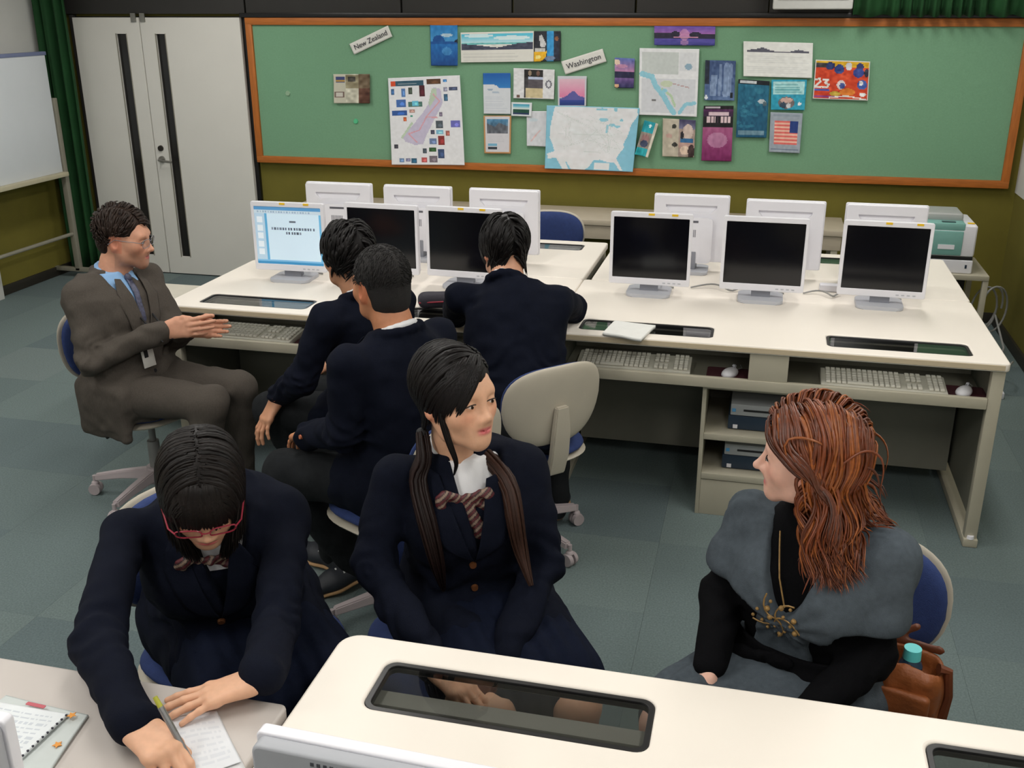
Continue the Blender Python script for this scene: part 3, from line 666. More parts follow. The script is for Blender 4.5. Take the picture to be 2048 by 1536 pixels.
def strip(k, text, label):
    q = PQ[k]; r = rs(q, (226, 224, 218), .01); o = sheet('name_strip', q, r, label, cat='sign', curl=.002)
    a = math.atan2(q[1][1]-q[0][1], q[1][0]-q[0][0]); me = text_mesh(text, .048)
    link('lettering', me, INK, o, (0, -.0055, 0), (math.pi/2, -a, 0))
strip('nz_strip', 'New Zealand', 'white paper strip reading New Zealand, tilted')
strip('wa_strip', 'Washington', 'white paper strip reading Washington, tilted')
q = PQ['collage']; r = rs(q, (200, 196, 178)); r.rect(.06, .1, .32, .3, (60, 70, 120)).rect(.06, .2, .32, .27, (190, 150, 70)).rect(.34, .04, .68, .5, (150, 140, 112)).rect(.4, .1, .6, .25, (70, 66, 60)).rect(.68, 0, 1, 1, (110, 92, 70)).rect(.02, .6, .3, .8, (120, 100, 90)).rect(.06, .64, .24, .76, (205, 200, 190)).rect(.68, .5, 1, 1, (96, 60, 44)).noise(.09, 12, .34, 0, 1, 1)
sheet('magazine_page', q, r, 'beige magazine page with small brown photos, leftmost on the pinboard')
q = PQ['nzmap']; r = rs(q, (238, 238, 242)); r.rect(.03, .04, .1, .095, (220, 80, 40)).rect(.1, .04, .49, .1, (50, 90, 110)).lines(.13, .05, .46, .09, 1, (200, 200, 200), .6)
r.poly([(.62, .12), (.72, .14), (.74, .3), (.62, .47), (.5, .65), (.44, .76), (.33, .77), (.2, .73), (.16, .68), (.3, .55), (.44, .42), (.55, .3)], (206, 198, 222)).poly([(.6, .13), (.66, .13), (.66, .22), (.56, .34), (.54, .3)], (196, 212, 190))
r.line([(.62, .2), (.7, .28), (.5, .45), (.66, .46)], .008, (225, 170, 180)).line([(.5, .46), (.4, .6), (.25, .64), (.36, .74)], .008, (225, 165, 180)).line([(.16, .68), (.3, .52)], .015, (196, 214, 190))
for (u, v, a, b, c) in ((.03, .12, .05, .07, (60, 100, 150)), (.17, .12, .06, .1, (90, 130, 190)), (.27, .11, .06, .08, (70, 80, 70)), (.42, .1, .08, .12, (80, 30, 40)), (.53, .03, .2, .06, (90, 60, 40)), (.76, .04, .06, .03, (70, 130, 190)), (.76, .12, .06, .05, (150, 150, 170)), (.84, .12, .12, .04, (70, 80, 110)), (.76, .2, .06, .08, (60, 100, 130)), (.1, .25, .13, .08, (70, 110, 180)), (.26, .28, .2, .05, (80, 120, 110)), (.32, .27, .08, .05, (110, 200, 230)), (.03, .37, .21, .06, (50, 90, 160)), (.27, .36, .08, .04, (190, 150, 140)), (.18, .45, .05, .05, (190, 90, 50)), (.28, .43, .04, .02, (60, 140, 120)), (.68, .4, .05, .05, (120, 110, 130)), (.63, .5, .1, .08, (80, 90, 100)), (.84, .5, .13, .07, (110, 110, 190)), (.55, .6, .06, .05, (70, 70, 90)), (.63, .6, .1, .05, (130, 190, 220)), (.76, .61, .06, .06, (170, 100, 90)), (.53, .7, .1, .06, (110, 130, 170)), (.65, .67, .09, .1, (140, 50, 50)), (.04, .76, .06, .05, (60, 60, 70)), (.43, .81, .06, .06, (70, 80, 90)), (.52, .8, .1, .05, (50, 90, 50)), (.64, .82, .09, .1, (60, 80, 120)), (.11, .92, .06, .05, (110, 140, 180)), (.2, .92, .06, .04, (130, 130, 160)), (.27, .92, .08, .06, (40, 90, 120)), (.41, .91, .08, .06, (190, 90, 90)), (.52, .9, .11, .07, (120, 110, 120))):
    r.rect(u, v, u+a, v+b, c); r.ell(u+a*.6, v+b*.6, a*.25, b*.25, tuple(min(255, int(x*1.4)) for x in c), .8)
r.noise(.010, 40); sheet('map_poster', q, r, 'large illustrated map poster with many tiny photos, hanging over the lower frame', curl=.02)
q = PQ['lake']; r = rs(q, (20, 110, 180)); r.grad(0, 0, 1, .45, (30, 120, 190), (70, 150, 205)).ell(.3, .42, .22, .14, (10, 80, 150)).rect(0, .42, 1, .52, (10, 84, 156)).ell(.6, .28, .22, .04, (180, 205, 220)).poly([(1, .36), (.86, .43), (1, .47)], (6, 30, 60)).grad(0, .5, 1, 1, (22, 108, 182), (10, 72, 140)).ell(.6, .66, .18, .1, (90, 160, 215), .6).noise(.03, 14)
sheet('poster', q, r, 'deep blue lake and mountain poster at the top of the board')
q = PQ['pano']; r = rs(q, (224, 222, 214)); r.grad(.01, .05, .99, .34, (70, 190, 220), (190, 226, 234)).ell(.25, .12, .2, .06, (240, 245, 245), .8).ell(.7, .2, .25, .07, (240, 245, 245), .8).rect(.01, .34, .99, .42, (110, 190, 190)).poly([(.01, .6), (.01, .38), (.2, .42), (.5, .52), (.75, .4), (.99, .35), (.99, .58)], (66, 70, 90)).noise(.05, 30, .01, .35, .99, .6).lines(.03, .66, .97, .95, 7, (150, 150, 150), .18)
sheet('calendar_sheet', q, r, 'wide calendar sheet with a panorama of sky and hills, next to the blue lake poster')
q = PQ['broch']; r = rs(q, (30, 34, 44)); r.poly([(.2, .15), (.3, .12), (.45, .42), (.4, .55), (.22, .5)], (205, 205, 205)).rect(.48, 0, .75, 1, (50, 150, 210)).rect(.02, .55, .42, .68, (200, 200, 196)).poly([(0, .68), (.48, .66), (.45, .85), (.25, 1), (0, 1)], (236, 180, 30)).ell(.15, .85, .1, .07, (250, 230, 140)).rect(.75, .1, .95, .9, (34, 40, 60)).ell(.85, .25, .07, .08, (140, 90, 60)).ell(.6, .9, .2, .08, (110, 130, 160)).noise(.04, 16)
sheet('brochure', q, r, 'black, blue and yellow brochure page joined to the panorama calendar')
q = PQ['skypage']; r = rs(q, (216, 220, 226)); r.grad(0, 0, 1, .36, (20, 90, 170), (50, 130, 200)).ell(.2, .36, .35, .09, (216, 220, 226)).ell(.25, .4, .1, .02, (70, 110, 150)).ell(.45, .47, .14, .025, (120, 150, 180)).rect(0, .37, 1, 1, (216, 220, 226), .6).lines(.06, .55, .9, .95, 7, (160, 170, 190), .2)
sheet('poster', q, r, 'white page with a deep blue sky photo at its top')
q = PQ['orangepage']; r = rs(q, (200, 150, 100)); r.rect(.06, .03, .95, .96, (216, 214, 220)).grad(.12, .08, .88, .46, (90, 150, 190), (80, 84, 96)).poly([(.12, .46), (.12, .2), (.4, .3), (.55, .18), (.88, .28), (.88, .46)], (96, 100, 110)).noise(.06, 14, .12, .1, .88, .46).rect(.14, .74, .48, .79, (120, 180, 210)).rect(.14, .82, .48, .89, (50, 60, 70)).lines(.14, .52, .85, .7, 4, (170, 170, 180), .2)
sheet('poster', q, r, 'white page with an orange border and a grey rock photo')
q = PQ['whitebro']; r = rs(q, (224, 224, 226)); r.rect(.27, .04, .72, .96, (60, 58, 62)).rect(.27, .04, .72, .3, (30, 26, 26)).ell(.4, .15, .05, .08, (150, 130, 110)).ell(.6, .15, .05, .08, (110, 80, 70)).rect(.36, .26, .72, .36, (190, 200, 225)).rect(.36, .36, .72, .64, (90, 84, 90)).rect(.3, .64, .72, .96, (206, 190, 150)).ell(.86, .5, .08, .14, (120, 120, 130)).ell(.86, .5, .04, .1, (220, 220, 225)).ell(.12, .93, .05, .05, (110, 80, 70)).noise(.03, 18)
sheet('brochure', q, r, 'open white brochure with dark photos in its middle panel')
q = PQ['pink']; r = rs(q, (206, 206, 214)); r.grad(.06, .1, .94, .7, (226, 190, 204), (226, 130, 170)).poly([(.06, .75), (.3, .66), (.5, .5), (.58, .5), (.75, .66), (.94, .7), (.94, .97), (.06, .97)], (90, 90, 160)).grad(.06, .8, .94, .97, (50, 70, 150), (20, 50, 120))
sheet('poster', q, r, 'pink sky over a blue mountain, poster above the wide map')
q = PQ['smallland']; r = rs(q, (222, 226, 230)); r.grad(.1, .15, .9, .4, (60, 160, 190), (180, 215, 225)).rect(.1, .4, .9, .52, (205, 220, 216)).rect(.1, .52, .9, .88, (20, 74, 58)).rect(.1, .78, .9, .88, (30, 50, 90))
sheet('postcard', q, r, 'small white-bordered landscape postcard with green field', extra=.003)
q = PQ['pinkmap']; r = rs(q, (218, 220, 226)); r.line([(.2, .85), (.4, .7), (.6, .55)], .03, (228, 190, 190), .8).noise(.025, 12); r.ell(.3, .25, .2, .05, (190, 215, 225), .5)
sheet('leaflet', q, r, 'pale leaflet with a faint pink line, half behind the wide map')
q = PQ['usmap']; r = rs(q, (140, 202, 226)); r.poly([(.09, .02), (.98, .02), (.99, .12), (.93, .26), (.9, .45), (.86, .58), (.88, .62), (.83, .72), (.8, .8), (.88, .98), (.85, .99), (.78, .86), (.7, .86), (.62, .83), (.55, .84), (.5, .95), (.45, 1), (.3, 1), (.22, .84), (.27, 1), (.2, 1), (.12, .82), (.03, .84), (.02, .76), (.1, .72), (.08, .62), (.04, .5), (.05, .3), (.07, .14)], (234, 235, 238))
for (u, v, a, b) in ((.63, .2, .05, .03), (.67, .34, .015, .07), (.72, .28, .04, .025), (.78, .3, .03, .02), (.82, .2, .02, .02), (.6, .04, .06, .02), (.42, .0, .05, .02), (.75, .03, .02, .04)): r.ell(u, v, a, b, (150, 208, 226))
r.noise(.012, 24, tint=(.8, 1, 1.1)); r.noise(.010, 9, tint=(1.3, .7, .9))
for k in range(14): r.line([(random.uniform(.1, .85), random.uniform(.08, .75)) for _ in range(3)], .0022, (206, 214, 212), .5)
r.rect(.56, .88, .73, .985, (235, 236, 238)); sheet('wall_map', q, r, 'wide pale road map with light blue coasts hanging over the lower frame', extra=.006, curl=.022)
q = PQ['sunsetv']; r = rs(q, (120, 100, 160)); r.grad(0, 0, 1, .45, (90, 110, 180), (190, 130, 170)).ell(.12, .15, .15, .1, (250, 220, 190), .9).ell(.35, .27, .3, .06, (210, 150, 180), .8).rect(0, .45, 1, .66, (24, 26, 64)).grad(0, .66, 1, 1, (120, 90, 150), (40, 40, 90)).ell(.1, .93, .13, .06, (250, 200, 150), .9).noise(.04, 10)
sheet('poster', q, r, 'small upright purple sunset photo between the strip reading Washington and the city map')
q = PQ['sunsetw']; r = rs(q, (130, 90, 170)); r.grad(0, 0, 1, .5, (110, 84, 180), (180, 110, 180)).rect(0, .36, .36, .62, (40, 36, 60)).ell(.35, .42, .08, .16, (30, 28, 50)).ell(.68, .45, .1, .16, (26, 24, 46)).rect(.68, .42, 1, .66, (34, 30, 56)).rect(.0, .6, 1, .66, (40, 38, 70)).rect(.32, .56, .72, .6, (220, 150, 180)).grad(0, .66, 1, 1, (90, 80, 170), (60, 60, 140)).ell(.5, .45, .08, .3, (226, 160, 190), .6).ell(.5, .85, .07, .15, (210, 150, 190), .6).noise(.03, 20)
sheet('poster', q, r, 'long horizontal violet sunset poster over water near the top frame')
q = PQ['dcmap']; r = rs(q, (238, 239, 242)); r.rect(.05, .05, .66, .38, (206, 212, 210)).rect(.05, .44, .95, .96, (218, 220, 226)).rect(.68, .05, .95, .33, (226, 228, 232)).ell(.83, .26, .06, .05, (150, 180, 200)).line([(.05, .38), (.22, .42), (.28, .55), (.42, .7), (.52, .85), (.6, .95)], .045, (150, 208, 226)).line([(.95, .8), (.8, .82), (.7, .95)], .03, (150, 208, 226)).line([(.4, .6), (.55, .7), (.62, .85)], .02, (190, 214, 180)).line([(.45, .48), (.6, .52), (.85, .57)], .006, (190, 150, 150)).ell(.47, .52, .1, .05, (206, 216, 190)).ell(.44, .62, .04, .03, (150, 208, 226)).rect(.22, .76, .3, .78, (120, 120, 120)).noise(.012, 34)
sheet('wall_map', q, r, 'upright city map with a light blue river')
q = PQ['waterfall']; r = rs(q, (80, 104, 146)); r.grad(0, 0, 1, 1, (64, 86, 130), (90, 116, 160)).rect(0, 0, .16, .6, (30, 40, 60))
for u, wd in ((.35, .06), (.52, .05), (.72, .09), (.85, .06), (.25, .05)): r.line([(u, .12 if u > .5 else .4), (u-.03, .85)], wd, (170, 190, 220), .55)
r.ell(.06, .93, .05, .06, (230, 235, 240)).rect(.86, .8, .95, .93, (20, 26, 40)).noise(.05, 16); sheet('poster', q, r, 'grey blue waterfall photo poster')
q = PQ['calendar']; r = rs(q, (238, 238, 234)); r.poly([(.05, .29), (.05, .25), (.2, .2), (.28, .16), (.4, .24), (.5, .28), (.65, .27), (.8, .2), (.95, .26), (.95, .3)], (90, 90, 104)).rect(.05, .29, .95, .31, (226, 200, 120)).lines(.05, .38, .95, .92, 9, (160, 165, 170), .14).noise(.015, 26)
sheet('calendar_sheet', q, r, 'large white calendar sheet with a thin dark hill skyline')
q = PQ['football']; r = rs(q, (214, 66, 26)); r.rect(0, 0, 1, .16, (230, 180, 30)).rect(0, .06, .36, .2, (60, 56, 60))
for (u, v, a, b, c) in ((.28, .15, .08, .1, (30, 50, 110)), (.45, .22, .09, .12, (36, 60, 130)), (.62, .14, .06, .1, (220, 220, 225)), (.82, .15, .07, .1, (40, 50, 110)), (.8, .3, .1, .12, (50, 70, 150)), (.95, .3, .05, .1, (40, 40, 60)), (.5, .62, .08, .12, (230, 215, 215)), (.52, .64, .05, .08, (70, 90, 160)), (.88, .6, .09, .12, (60, 90, 170)), (.86, .56, .04, .06, (230, 230, 235)), (.62, .8, .14, .1, (230, 130, 40)), (.4, .85, .1, .06, (200, 170, 60)), (.9, .85, .06, .05, (230, 230, 230))): r.ell(u, v, a, b, c)
r.line([(.03, .5), (.1, .48), (.12, .55), (.03, .68), (.13, .68)], .018, (240, 236, 232)).line([(.17, .49), (.26, .5), (.2, .58), (.27, .62), (.24, .7), (.16, .68)], .018, (240, 236, 232)).rect(.02, .74, .3, .78, (50, 80, 170)).rect(.02, .9, .5, .95, (150, 60, 130)).line([(.3, .95), (.6, .9), (.95, .97)], .012, (240, 235, 230)).noise(.06, 20)
r.rect(0, 0, 1, .025, (225, 222, 215)).rect(0, 0, .018, 1, (225, 222, 215)).rect(.982, 0, 1, 1, (225, 222, 215)).rect(0, .975, 1, 1, (225, 222, 215))
sheet('poster', q, r, 'bright orange sports photo of players, rightmost on the pinboard')
q = PQ['sea']; r = rs(q, (22, 96, 128)); r.grad(0, 0, 1, 1, (30, 110, 140), (14, 84, 118)).rect(0, 0, 1, .07, (14, 22, 34)).rect(.05, .02, .6, .055, (200, 205, 210)).ell(.78, .36, .12, .04, (190, 200, 205)).ell(.88, .4, .06, .04, (90, 110, 120)).ell(.7, .18, .14, .05, (50, 130, 155), .6)
for k in range(14): r.ell(random.uniform(.05, .8), random.uniform(.3, .85), .1, .025, (60, 140, 165), .5)
r.rect(.06, .88, .92, .955, (110, 146, 164)).noise(.04, 20); sheet('magazine_page', q, r, 'tall dark teal sea page with black title bar')
q = PQ['cyan']; r = rs(q, (40, 160, 190)); r.rect(.05, .06, .95, .5, (176, 224, 226)).lines(.1, .12, .9, .46, 4, (60, 150, 160), .55).ell(.45, .76, .24, .2, (120, 110, 110)).ell(.45, .68, .18, .09, (206, 170, 160)).ell(.36, .84, .1, .1, (50, 70, 90)).ell(.52, .86, .07, .09, (205, 205, 210)).ell(.84, .8, .05, .06, (235, 235, 235)).noise(.04, 16)
sheet('booklet', q, r, 'cyan booklet cover with a small photo, above the flag page')
q = PQ['flag']; r = rs(q, (160, 170, 182)); r.rect(.14, .2, .88, .8, (244, 190, 170))
for i in range(7): r.rect(.14, .2+i*.6/6.6, .88, .2+i*.6/6.6+.052, (232, 110, 104))
r.rect(.64, .2, .88, .5, (30, 60, 130)).rect(.08, .04, .92, .1, (146, 158, 172)).rect(.06, .9, .94, .94, (110, 124, 146)).noise(.02, 16)
sheet('leaflet', q, r, 'grey leaflet with a red and white striped flag with blue canton')
q = PQ['purple']; r = rs(q, (120, 50, 100)); r.rect(0, 0, 1, .06, (14, 10, 16)).rect(.05, .02, .55, .045, (190, 180, 190)).grad(0, .06, 1, .2, (90, 40, 90), (40, 20, 50)).rect(0, .2, 1, .38, (18, 12, 20)).rect(.18, .12, .84, .17, (226, 200, 210)).rect(.12, .2, .42, .3, (230, 205, 210)).rect(.6, .2, .9, .3, (230, 205, 210)).grad(0, .38, 1, 1, (176, 96, 140), (120, 24, 90)).ell(.5, .62, .34, .14, (206, 160, 190), .6)
for i in range(7): r.rect(.14+i*.11, .2, .16+i*.11, .3, (60, 40, 60))
r.noise(.03, 16); sheet('magazine_page', q, r, 'tall purple magazine page with a lit white columned building')
q = PQ['beige']; r = rs(q, (196, 186, 168)); r.rect(.5, 0, 1, 1, (170, 150, 140)).grad(.5, 0, 1, .25, (60, 56, 90), (130, 130, 160)).ell(.78, .32, .16, .2, (216, 196, 186)).rect(.55, .5, .95, .62, (50, 110, 160)).ell(.6, .42, .06, .1, (30, 30, 40)).rect(.5, .62, 1, .75, (196, 160, 150)).ell(.7, .82, .15, .12, (226, 200, 180)).ell(.9, .85, .1, .2, (60, 40, 40)).ell(.35, .2, .07, .06, (60, 60, 54)).ell(.38, .68, .09, .06, (50, 50, 46)).ell(.2, .45, .1, .06, (206, 170, 160)).noise(.04, 14)
sheet('magazine_page', q, r, 'beige magazine page with pinkish photos beside the tall purple page')
q = PQ['tilt']; r = rs(q, (150, 140, 130)); r.rect(0, 0, 1, .32, (30, 160, 176)).rect(0, .78, 1, 1, (30, 170, 180)).rect(.84, 0, 1, 1, (214, 206, 190)).ell(.4, .5, .3, .12, (160, 120, 120)).ell(.4, .65, .3, .1, (60, 70, 100)).ell(.5, .12, .1, .05, (220, 240, 240)).noise(.05, 10)
sheet('brochure', q, r, 'narrow cyan brochure hanging tilted beside the wide map', extra=.004, curl=.03, thick=.004)
# two round magnets left on the felt
for x, z, c, l in ((-3.29, 1.36, (150, 180, 150), 'pale round magnet alone on the left of the green felt'), (-2.79, 1.18, (90, 190, 140), 'green round magnet below the beige magazine page')):
    tag(MB().cyl((0, 0, 0), (0, -.009, 0), .018, .015, 18).build('magnet', M('magnet_%d' % c[0], S(*c), .4), loc=(x, 6.8185, z)), l, 'magnet')

# ---- the slide on the lit monitor (a child of that monitor)
r = Ras(84, 68, (206, 228, 244)); r.rect(0, 0, 1, .055, (90, 150, 200)).rect(0, .055, 1, .12, (196, 214, 226)).rect(0, .12, .15, 1, (180, 206, 226)).rect(.15, .12, .185, 1, (96, 170, 214)).rect(.96, .12, 1, 1, (110, 180, 220)).rect(0, .92, 1, .955, (120, 180, 220)).rect(0, .955, 1, 1, (60, 140, 190))
for i in range(5): r.rect(.03, .18+i*.14, .12, .28+i*.14, (222, 234, 244))
r.rect(.52, .24, .62, .27, (90, 100, 110))
for i in range(16): r.rect(.25+i*.041, .355, .25+i*.041+.026, .395, (70, 80, 92), random.uniform(.5, 1))
for i in range(6): r.rect(.46+i*.041, .43, .46+i*.041+.026, .465, (80, 90, 100), random.uniform(.5, 1))
for i in range(20): r.rect(.05+i*.04, .075, .07+i*.04, .1, (120, 150, 180), .6)
for ch in list(mm.children):
    if ch.name.startswith('screen'): bpy.data.objects.remove(ch)
SLIDE = M('screen_lit', (1, 1, 1), .3, var=0., attr=True, emis=.26)
o = sheet('screen', [(-.163, .133), (.163, .133), (.163, -.133), (-.163, -.133)], r, None, parent=mm, curl=0, thick=0, mat=SLIDE)
o.location = (0, -.030, .045+.03+.133)
if 'category' in o: del o['category']

# ---- things on the desks
def flat_sheet(name, pts, z, ras_bg, label, cat, lines=0, t=.004, mat=None, col=(120, 130, 150), al=.25):
    """pts: 4 world xy corners TL TR BR BL; printed sheet lying on a desk"""
    Q = np.array(pts, float); wv = np.linalg.norm(Q[1]-Q[0]); hv = np.linalg.norm(Q[3]-Q[0])
    r = Ras(int(wv/.0035), int(hv/.0035), ras_bg)
    for i in range(lines):
        v = .08+.86*i/lines
        u = .08
        while u < .9:
            wd = random.uniform(.02, .09); r.rect(u, v, min(.92, u+wd), v+.45*.86/lines, col, al); u += wd+random.uniform(.01, .03)
    o = sheet(name, pts, r, label, cat=cat, curl=.003, thick=t)
    o.rotation_euler = (-math.pi/2, 0, 0); c = Q.mean(0)
    o.location = (c[0], c[1], z+t+.0005); return o
flat_sheet('notepad', [(-.525, 3.885), (-.36, 3.855), (-.395, 3.665), (-.548, 3.712)], DZT, (226, 226, 222), 'open white notepad lying on the glass insert of the right-hand desk', 'notepad', 0, .012)

# ============================================================ PEOPLE: implicit surfaces meshed with surface nets
class Field:
    def __init__(s): s.ops = []
    def _p(s, fn, lo, hi, k, sub=False): s.ops.append((fn, np.minimum(lo, hi), np.maximum(lo, hi), k, sub)); return s
    def rc(s, a, b, ra, rb, k=.02, sub=False, flat=None):
        a = np.array(a, float); b = np.array(b, float); ab = b-a; L = ab@ab+1e-12; R = max(ra, rb)
        def fn(P):
            t = np.clip(((P-a)@ab)/L, 0, 1); d = P-a-t[..., None]*ab
            if flat is not None:
                ax, fac = flat; c = d@ax; d = d+(c*(1/fac-1))[..., None]*ax
                return (np.sqrt((d*d).sum(-1))-(ra+(rb-ra)*t))*min(1, (1+fac)/2)
            return np.sqrt((d*d).sum(-1))-(ra+(rb-ra)*t)
        return s._p(fn, np.minimum(a, b)-R, np.maximum(a, b)+R, k, sub)
    def chain(s, pts, rs_, k=.02, **kw):
        for i in range(len(pts)-1): s.rc(pts[i], pts[i+1], rs_[i], rs_[i+1], k, **kw)
        return s
    def ell(s, c, r, k=.02, R=None, sub=False):
        c = np.array(c, float); r = np.array(r, float); Rm = None if R is None else np.array(R, float); e = r.max() if R is not None else r
        def fn(P):
            q = P-c
            if Rm is not None: q = q@Rm
            k0 = np.sqrt(((q/r)**2).sum(-1))+1e-9; k1 = np.sqrt(((q/(r*r))**2).sum(-1))+1e-9
            return k0*(k0-1)/k1
        return s._p(fn, c-e, c+e, k, sub)
    def box(s, c, h, rd=.01, k=.01, sub=False, R=None):
        c = np.array(c, float); h = np.array(h, float); Rm = None if R is None else np.array(R, float); e = h if R is None else np.linalg.norm(h)
        def fn(P):
            q = P-c
            if Rm is not None: q = q@Rm
            q = np.abs(q)-(h-rd); return np.sqrt((np.maximum(q, 0)**2).sum(-1))+np.minimum(q.max(-1), 0)-rd
        return s._p(fn, c-e, c+e, k, sub)
    def fn(s, f, lo, hi, k=.02, sub=False): return s._p(f, np.array(lo, float), np.array(hi, float), k, sub)
    @staticmethod
    def mix(a, b, k, sub):
        if sub:
            b = -b; h = np.maximum(k-np.abs(a-b), 0)/max(k, 1e-9); return np.maximum(a, b)+h*h*k/4
        h = np.maximum(k-np.abs(a-b), 0)/max(k, 1e-9); return np.minimum(a, b)-h*h*k/4
    def ev(s, P):
        D = np.full(P.shape[:-1], 1.)
        for fn, lo, hi, k, sub in s.ops: D = s.mix(D, fn(P), k, sub)
        return D
    def grad(s, P, e=.002):
        g = np.stack([s.ev(P+np.eye(3)[i]*e)-s.ev(P-np.eye(3)[i]*e) for i in range(3)], -1); return g/(np.linalg.norm(g, axis=-1, keepdims=True)+1e-9)
    def mesh(s, h, disp=None, smooth=1):
        add = [o for o in s.ops if not o[4]]
        lo = np.min([o[1] for o in add], 0)-3*h-.012; hi = np.max([o[2] for o in add], 0)+3*h+.012
        n = np.ceil((hi-lo)/h).astype(int)+1; ax = [lo[i]+h*np.arange(n[i]) for i in range(3)]
        D = np.full(n, 1., np.float32)
        for fn, l, u, k, sub in s.ops:
            i0 = np.clip(np.floor((l-k-2*h-lo)/h).astype(int), 0, n); i1 = np.clip(np.ceil((u+k+2*h-lo)/h).astype(int)+1, 0, n)
            if (i1 <= i0).any(): continue
            P = np.stack(np.meshgrid(*[ax[i][i0[i]:i1[i]] for i in range(3)], indexing='ij'), -1)
            sl = tuple(slice(i0[i], i1[i]) for i in range(3)); D[sl] = s.mix(D[sl], fn(P), k, sub)
        if disp is not None:
            m = np.abs(D) < .03; I = np.argwhere(m); D[m] += disp(lo+I*h)
        return nets(D, lo, h, smooth)
def nets(D, lo, h, smooth=1):
    Sg = D < 0; n = D.shape; C = np.zeros(tuple(x-1 for x in n), np.int8)
    off = [(i, j, k) for i in (0, 1) for j in (0, 1) for k in (0, 1)]
    for o in off: C += Sg[o[0]:n[0]-1+o[0], o[1]:n[1]-1+o[1], o[2]:n[2]-1+o[2]]
    act = (C > 0) & (C < 8); I = np.argwhere(act); idx = np.full(act.shape, -1, np.int64); idx[act] = np.arange(len(I))
    val = {o: D[I[:, 0]+o[0], I[:, 1]+o[1], I[:, 2]+o[2]] for o in off}
    acc = np.zeros((len(I), 3)); cnt = np.zeros(len(I))
    for a in off:
        for ax in range(3):
            if a[ax]: continue
            b = list(a); b[ax] = 1; b = tuple(b); va, vb = val[a], val[b]; m = (va < 0) != (vb < 0)
            t = va[m]/(va[m]-vb[m]); p = np.tile(np.array(a, float), (m.sum(), 1)); p[:, ax] += t; acc[m] += p; cnt[m] += 1
    v = lo+h*(I+acc/np.maximum(cnt, 1)[:, None]); F = []
    for ax in range(3):
        a1, a2 = (ax+1) % 3, (ax+2) % 3
        sl0 = [slice(1, -1)]*3; sl1 = [slice(1, -1)]*3; sl0[ax] = slice(0, n[ax]-1); sl1[ax] = slice(1, n[ax])
        A = Sg[tuple(sl0)]; B = Sg[tuple(sl1)]; E = np.argwhere(A != B); ins = A[A != B]
        E = E.copy(); E[:, a1] += 1; E[:, a2] += 1
        def cell(d1, d2): q = E.copy(); q[:, a1] -= d1; q[:, a2] -= d2; return idx[q[:, 0], q[:, 1], q[:, 2]]
        q = np.stack([cell(1, 1), cell(0, 1), cell(0, 0), cell(1, 0)], 1); q[~ins] = q[~ins][:, ::-1]; F.append(q)
    F = np.concatenate(F); F = F[(F >= 0).all(1)]
    for _ in range(smooth):
        s_ = np.zeros_like(v); c_ = np.zeros(len(v))
        for a, b in ((0, 1), (1, 2), (2, 3), (3, 0)):
            np.add.at(s_, F[:, a], v[F[:, b]]); np.add.at(c_, F[:, a], 1); np.add.at(s_, F[:, b], v[F[:, a]]); np.add.at(c_, F[:, b], 1)
        v = v*.45+.55*s_/np.maximum(c_, 1)[:, None]
    return v, F
_lat = rng.normal(size=(32, 32, 32)).astype(np.float32)
def vnoise(P, sc):
    q = P*sc+100; i = np.floor(q).astype(int); f = q-i; f = f*f*(3-2*f); i &= 31; j = (i+1) & 31; r = 0
    for a in (0, 1):
        for b in (0, 1):
            for c in (0, 1):
                w_ = (f[..., 0] if a else 1-f[..., 0])*(f[..., 1] if b else 1-f[..., 1])*(f[..., 2] if c else 1-f[..., 2])
                r = r+w_*_lat[(j if a else i)[..., 0], (j if b else i)[..., 1], (j if c else i)[..., 2]]
    return r
def basis(f, up=(0, 0, 1), roll=0.):
    f = nrm(f); r = nrm(np.cross(f, up)); u = np.cross(r, f)
    if roll: r, u = r*math.cos(roll)+u*math.sin(roll), -r*math.sin(roll)+u*math.cos(roll)
    return np.stack([r, f, u], 1)      # columns: right, forward, up
def join(parts):
    v = []; f = []; c = []; n = 0
    for P in parts: v.append(P[0]); f.append(P[1]+n); c.append(P[2]); n += len(P[0])
    return np.concatenate(v), np.concatenate(f), np.concatenate(c)
def tri2quad(f): return f

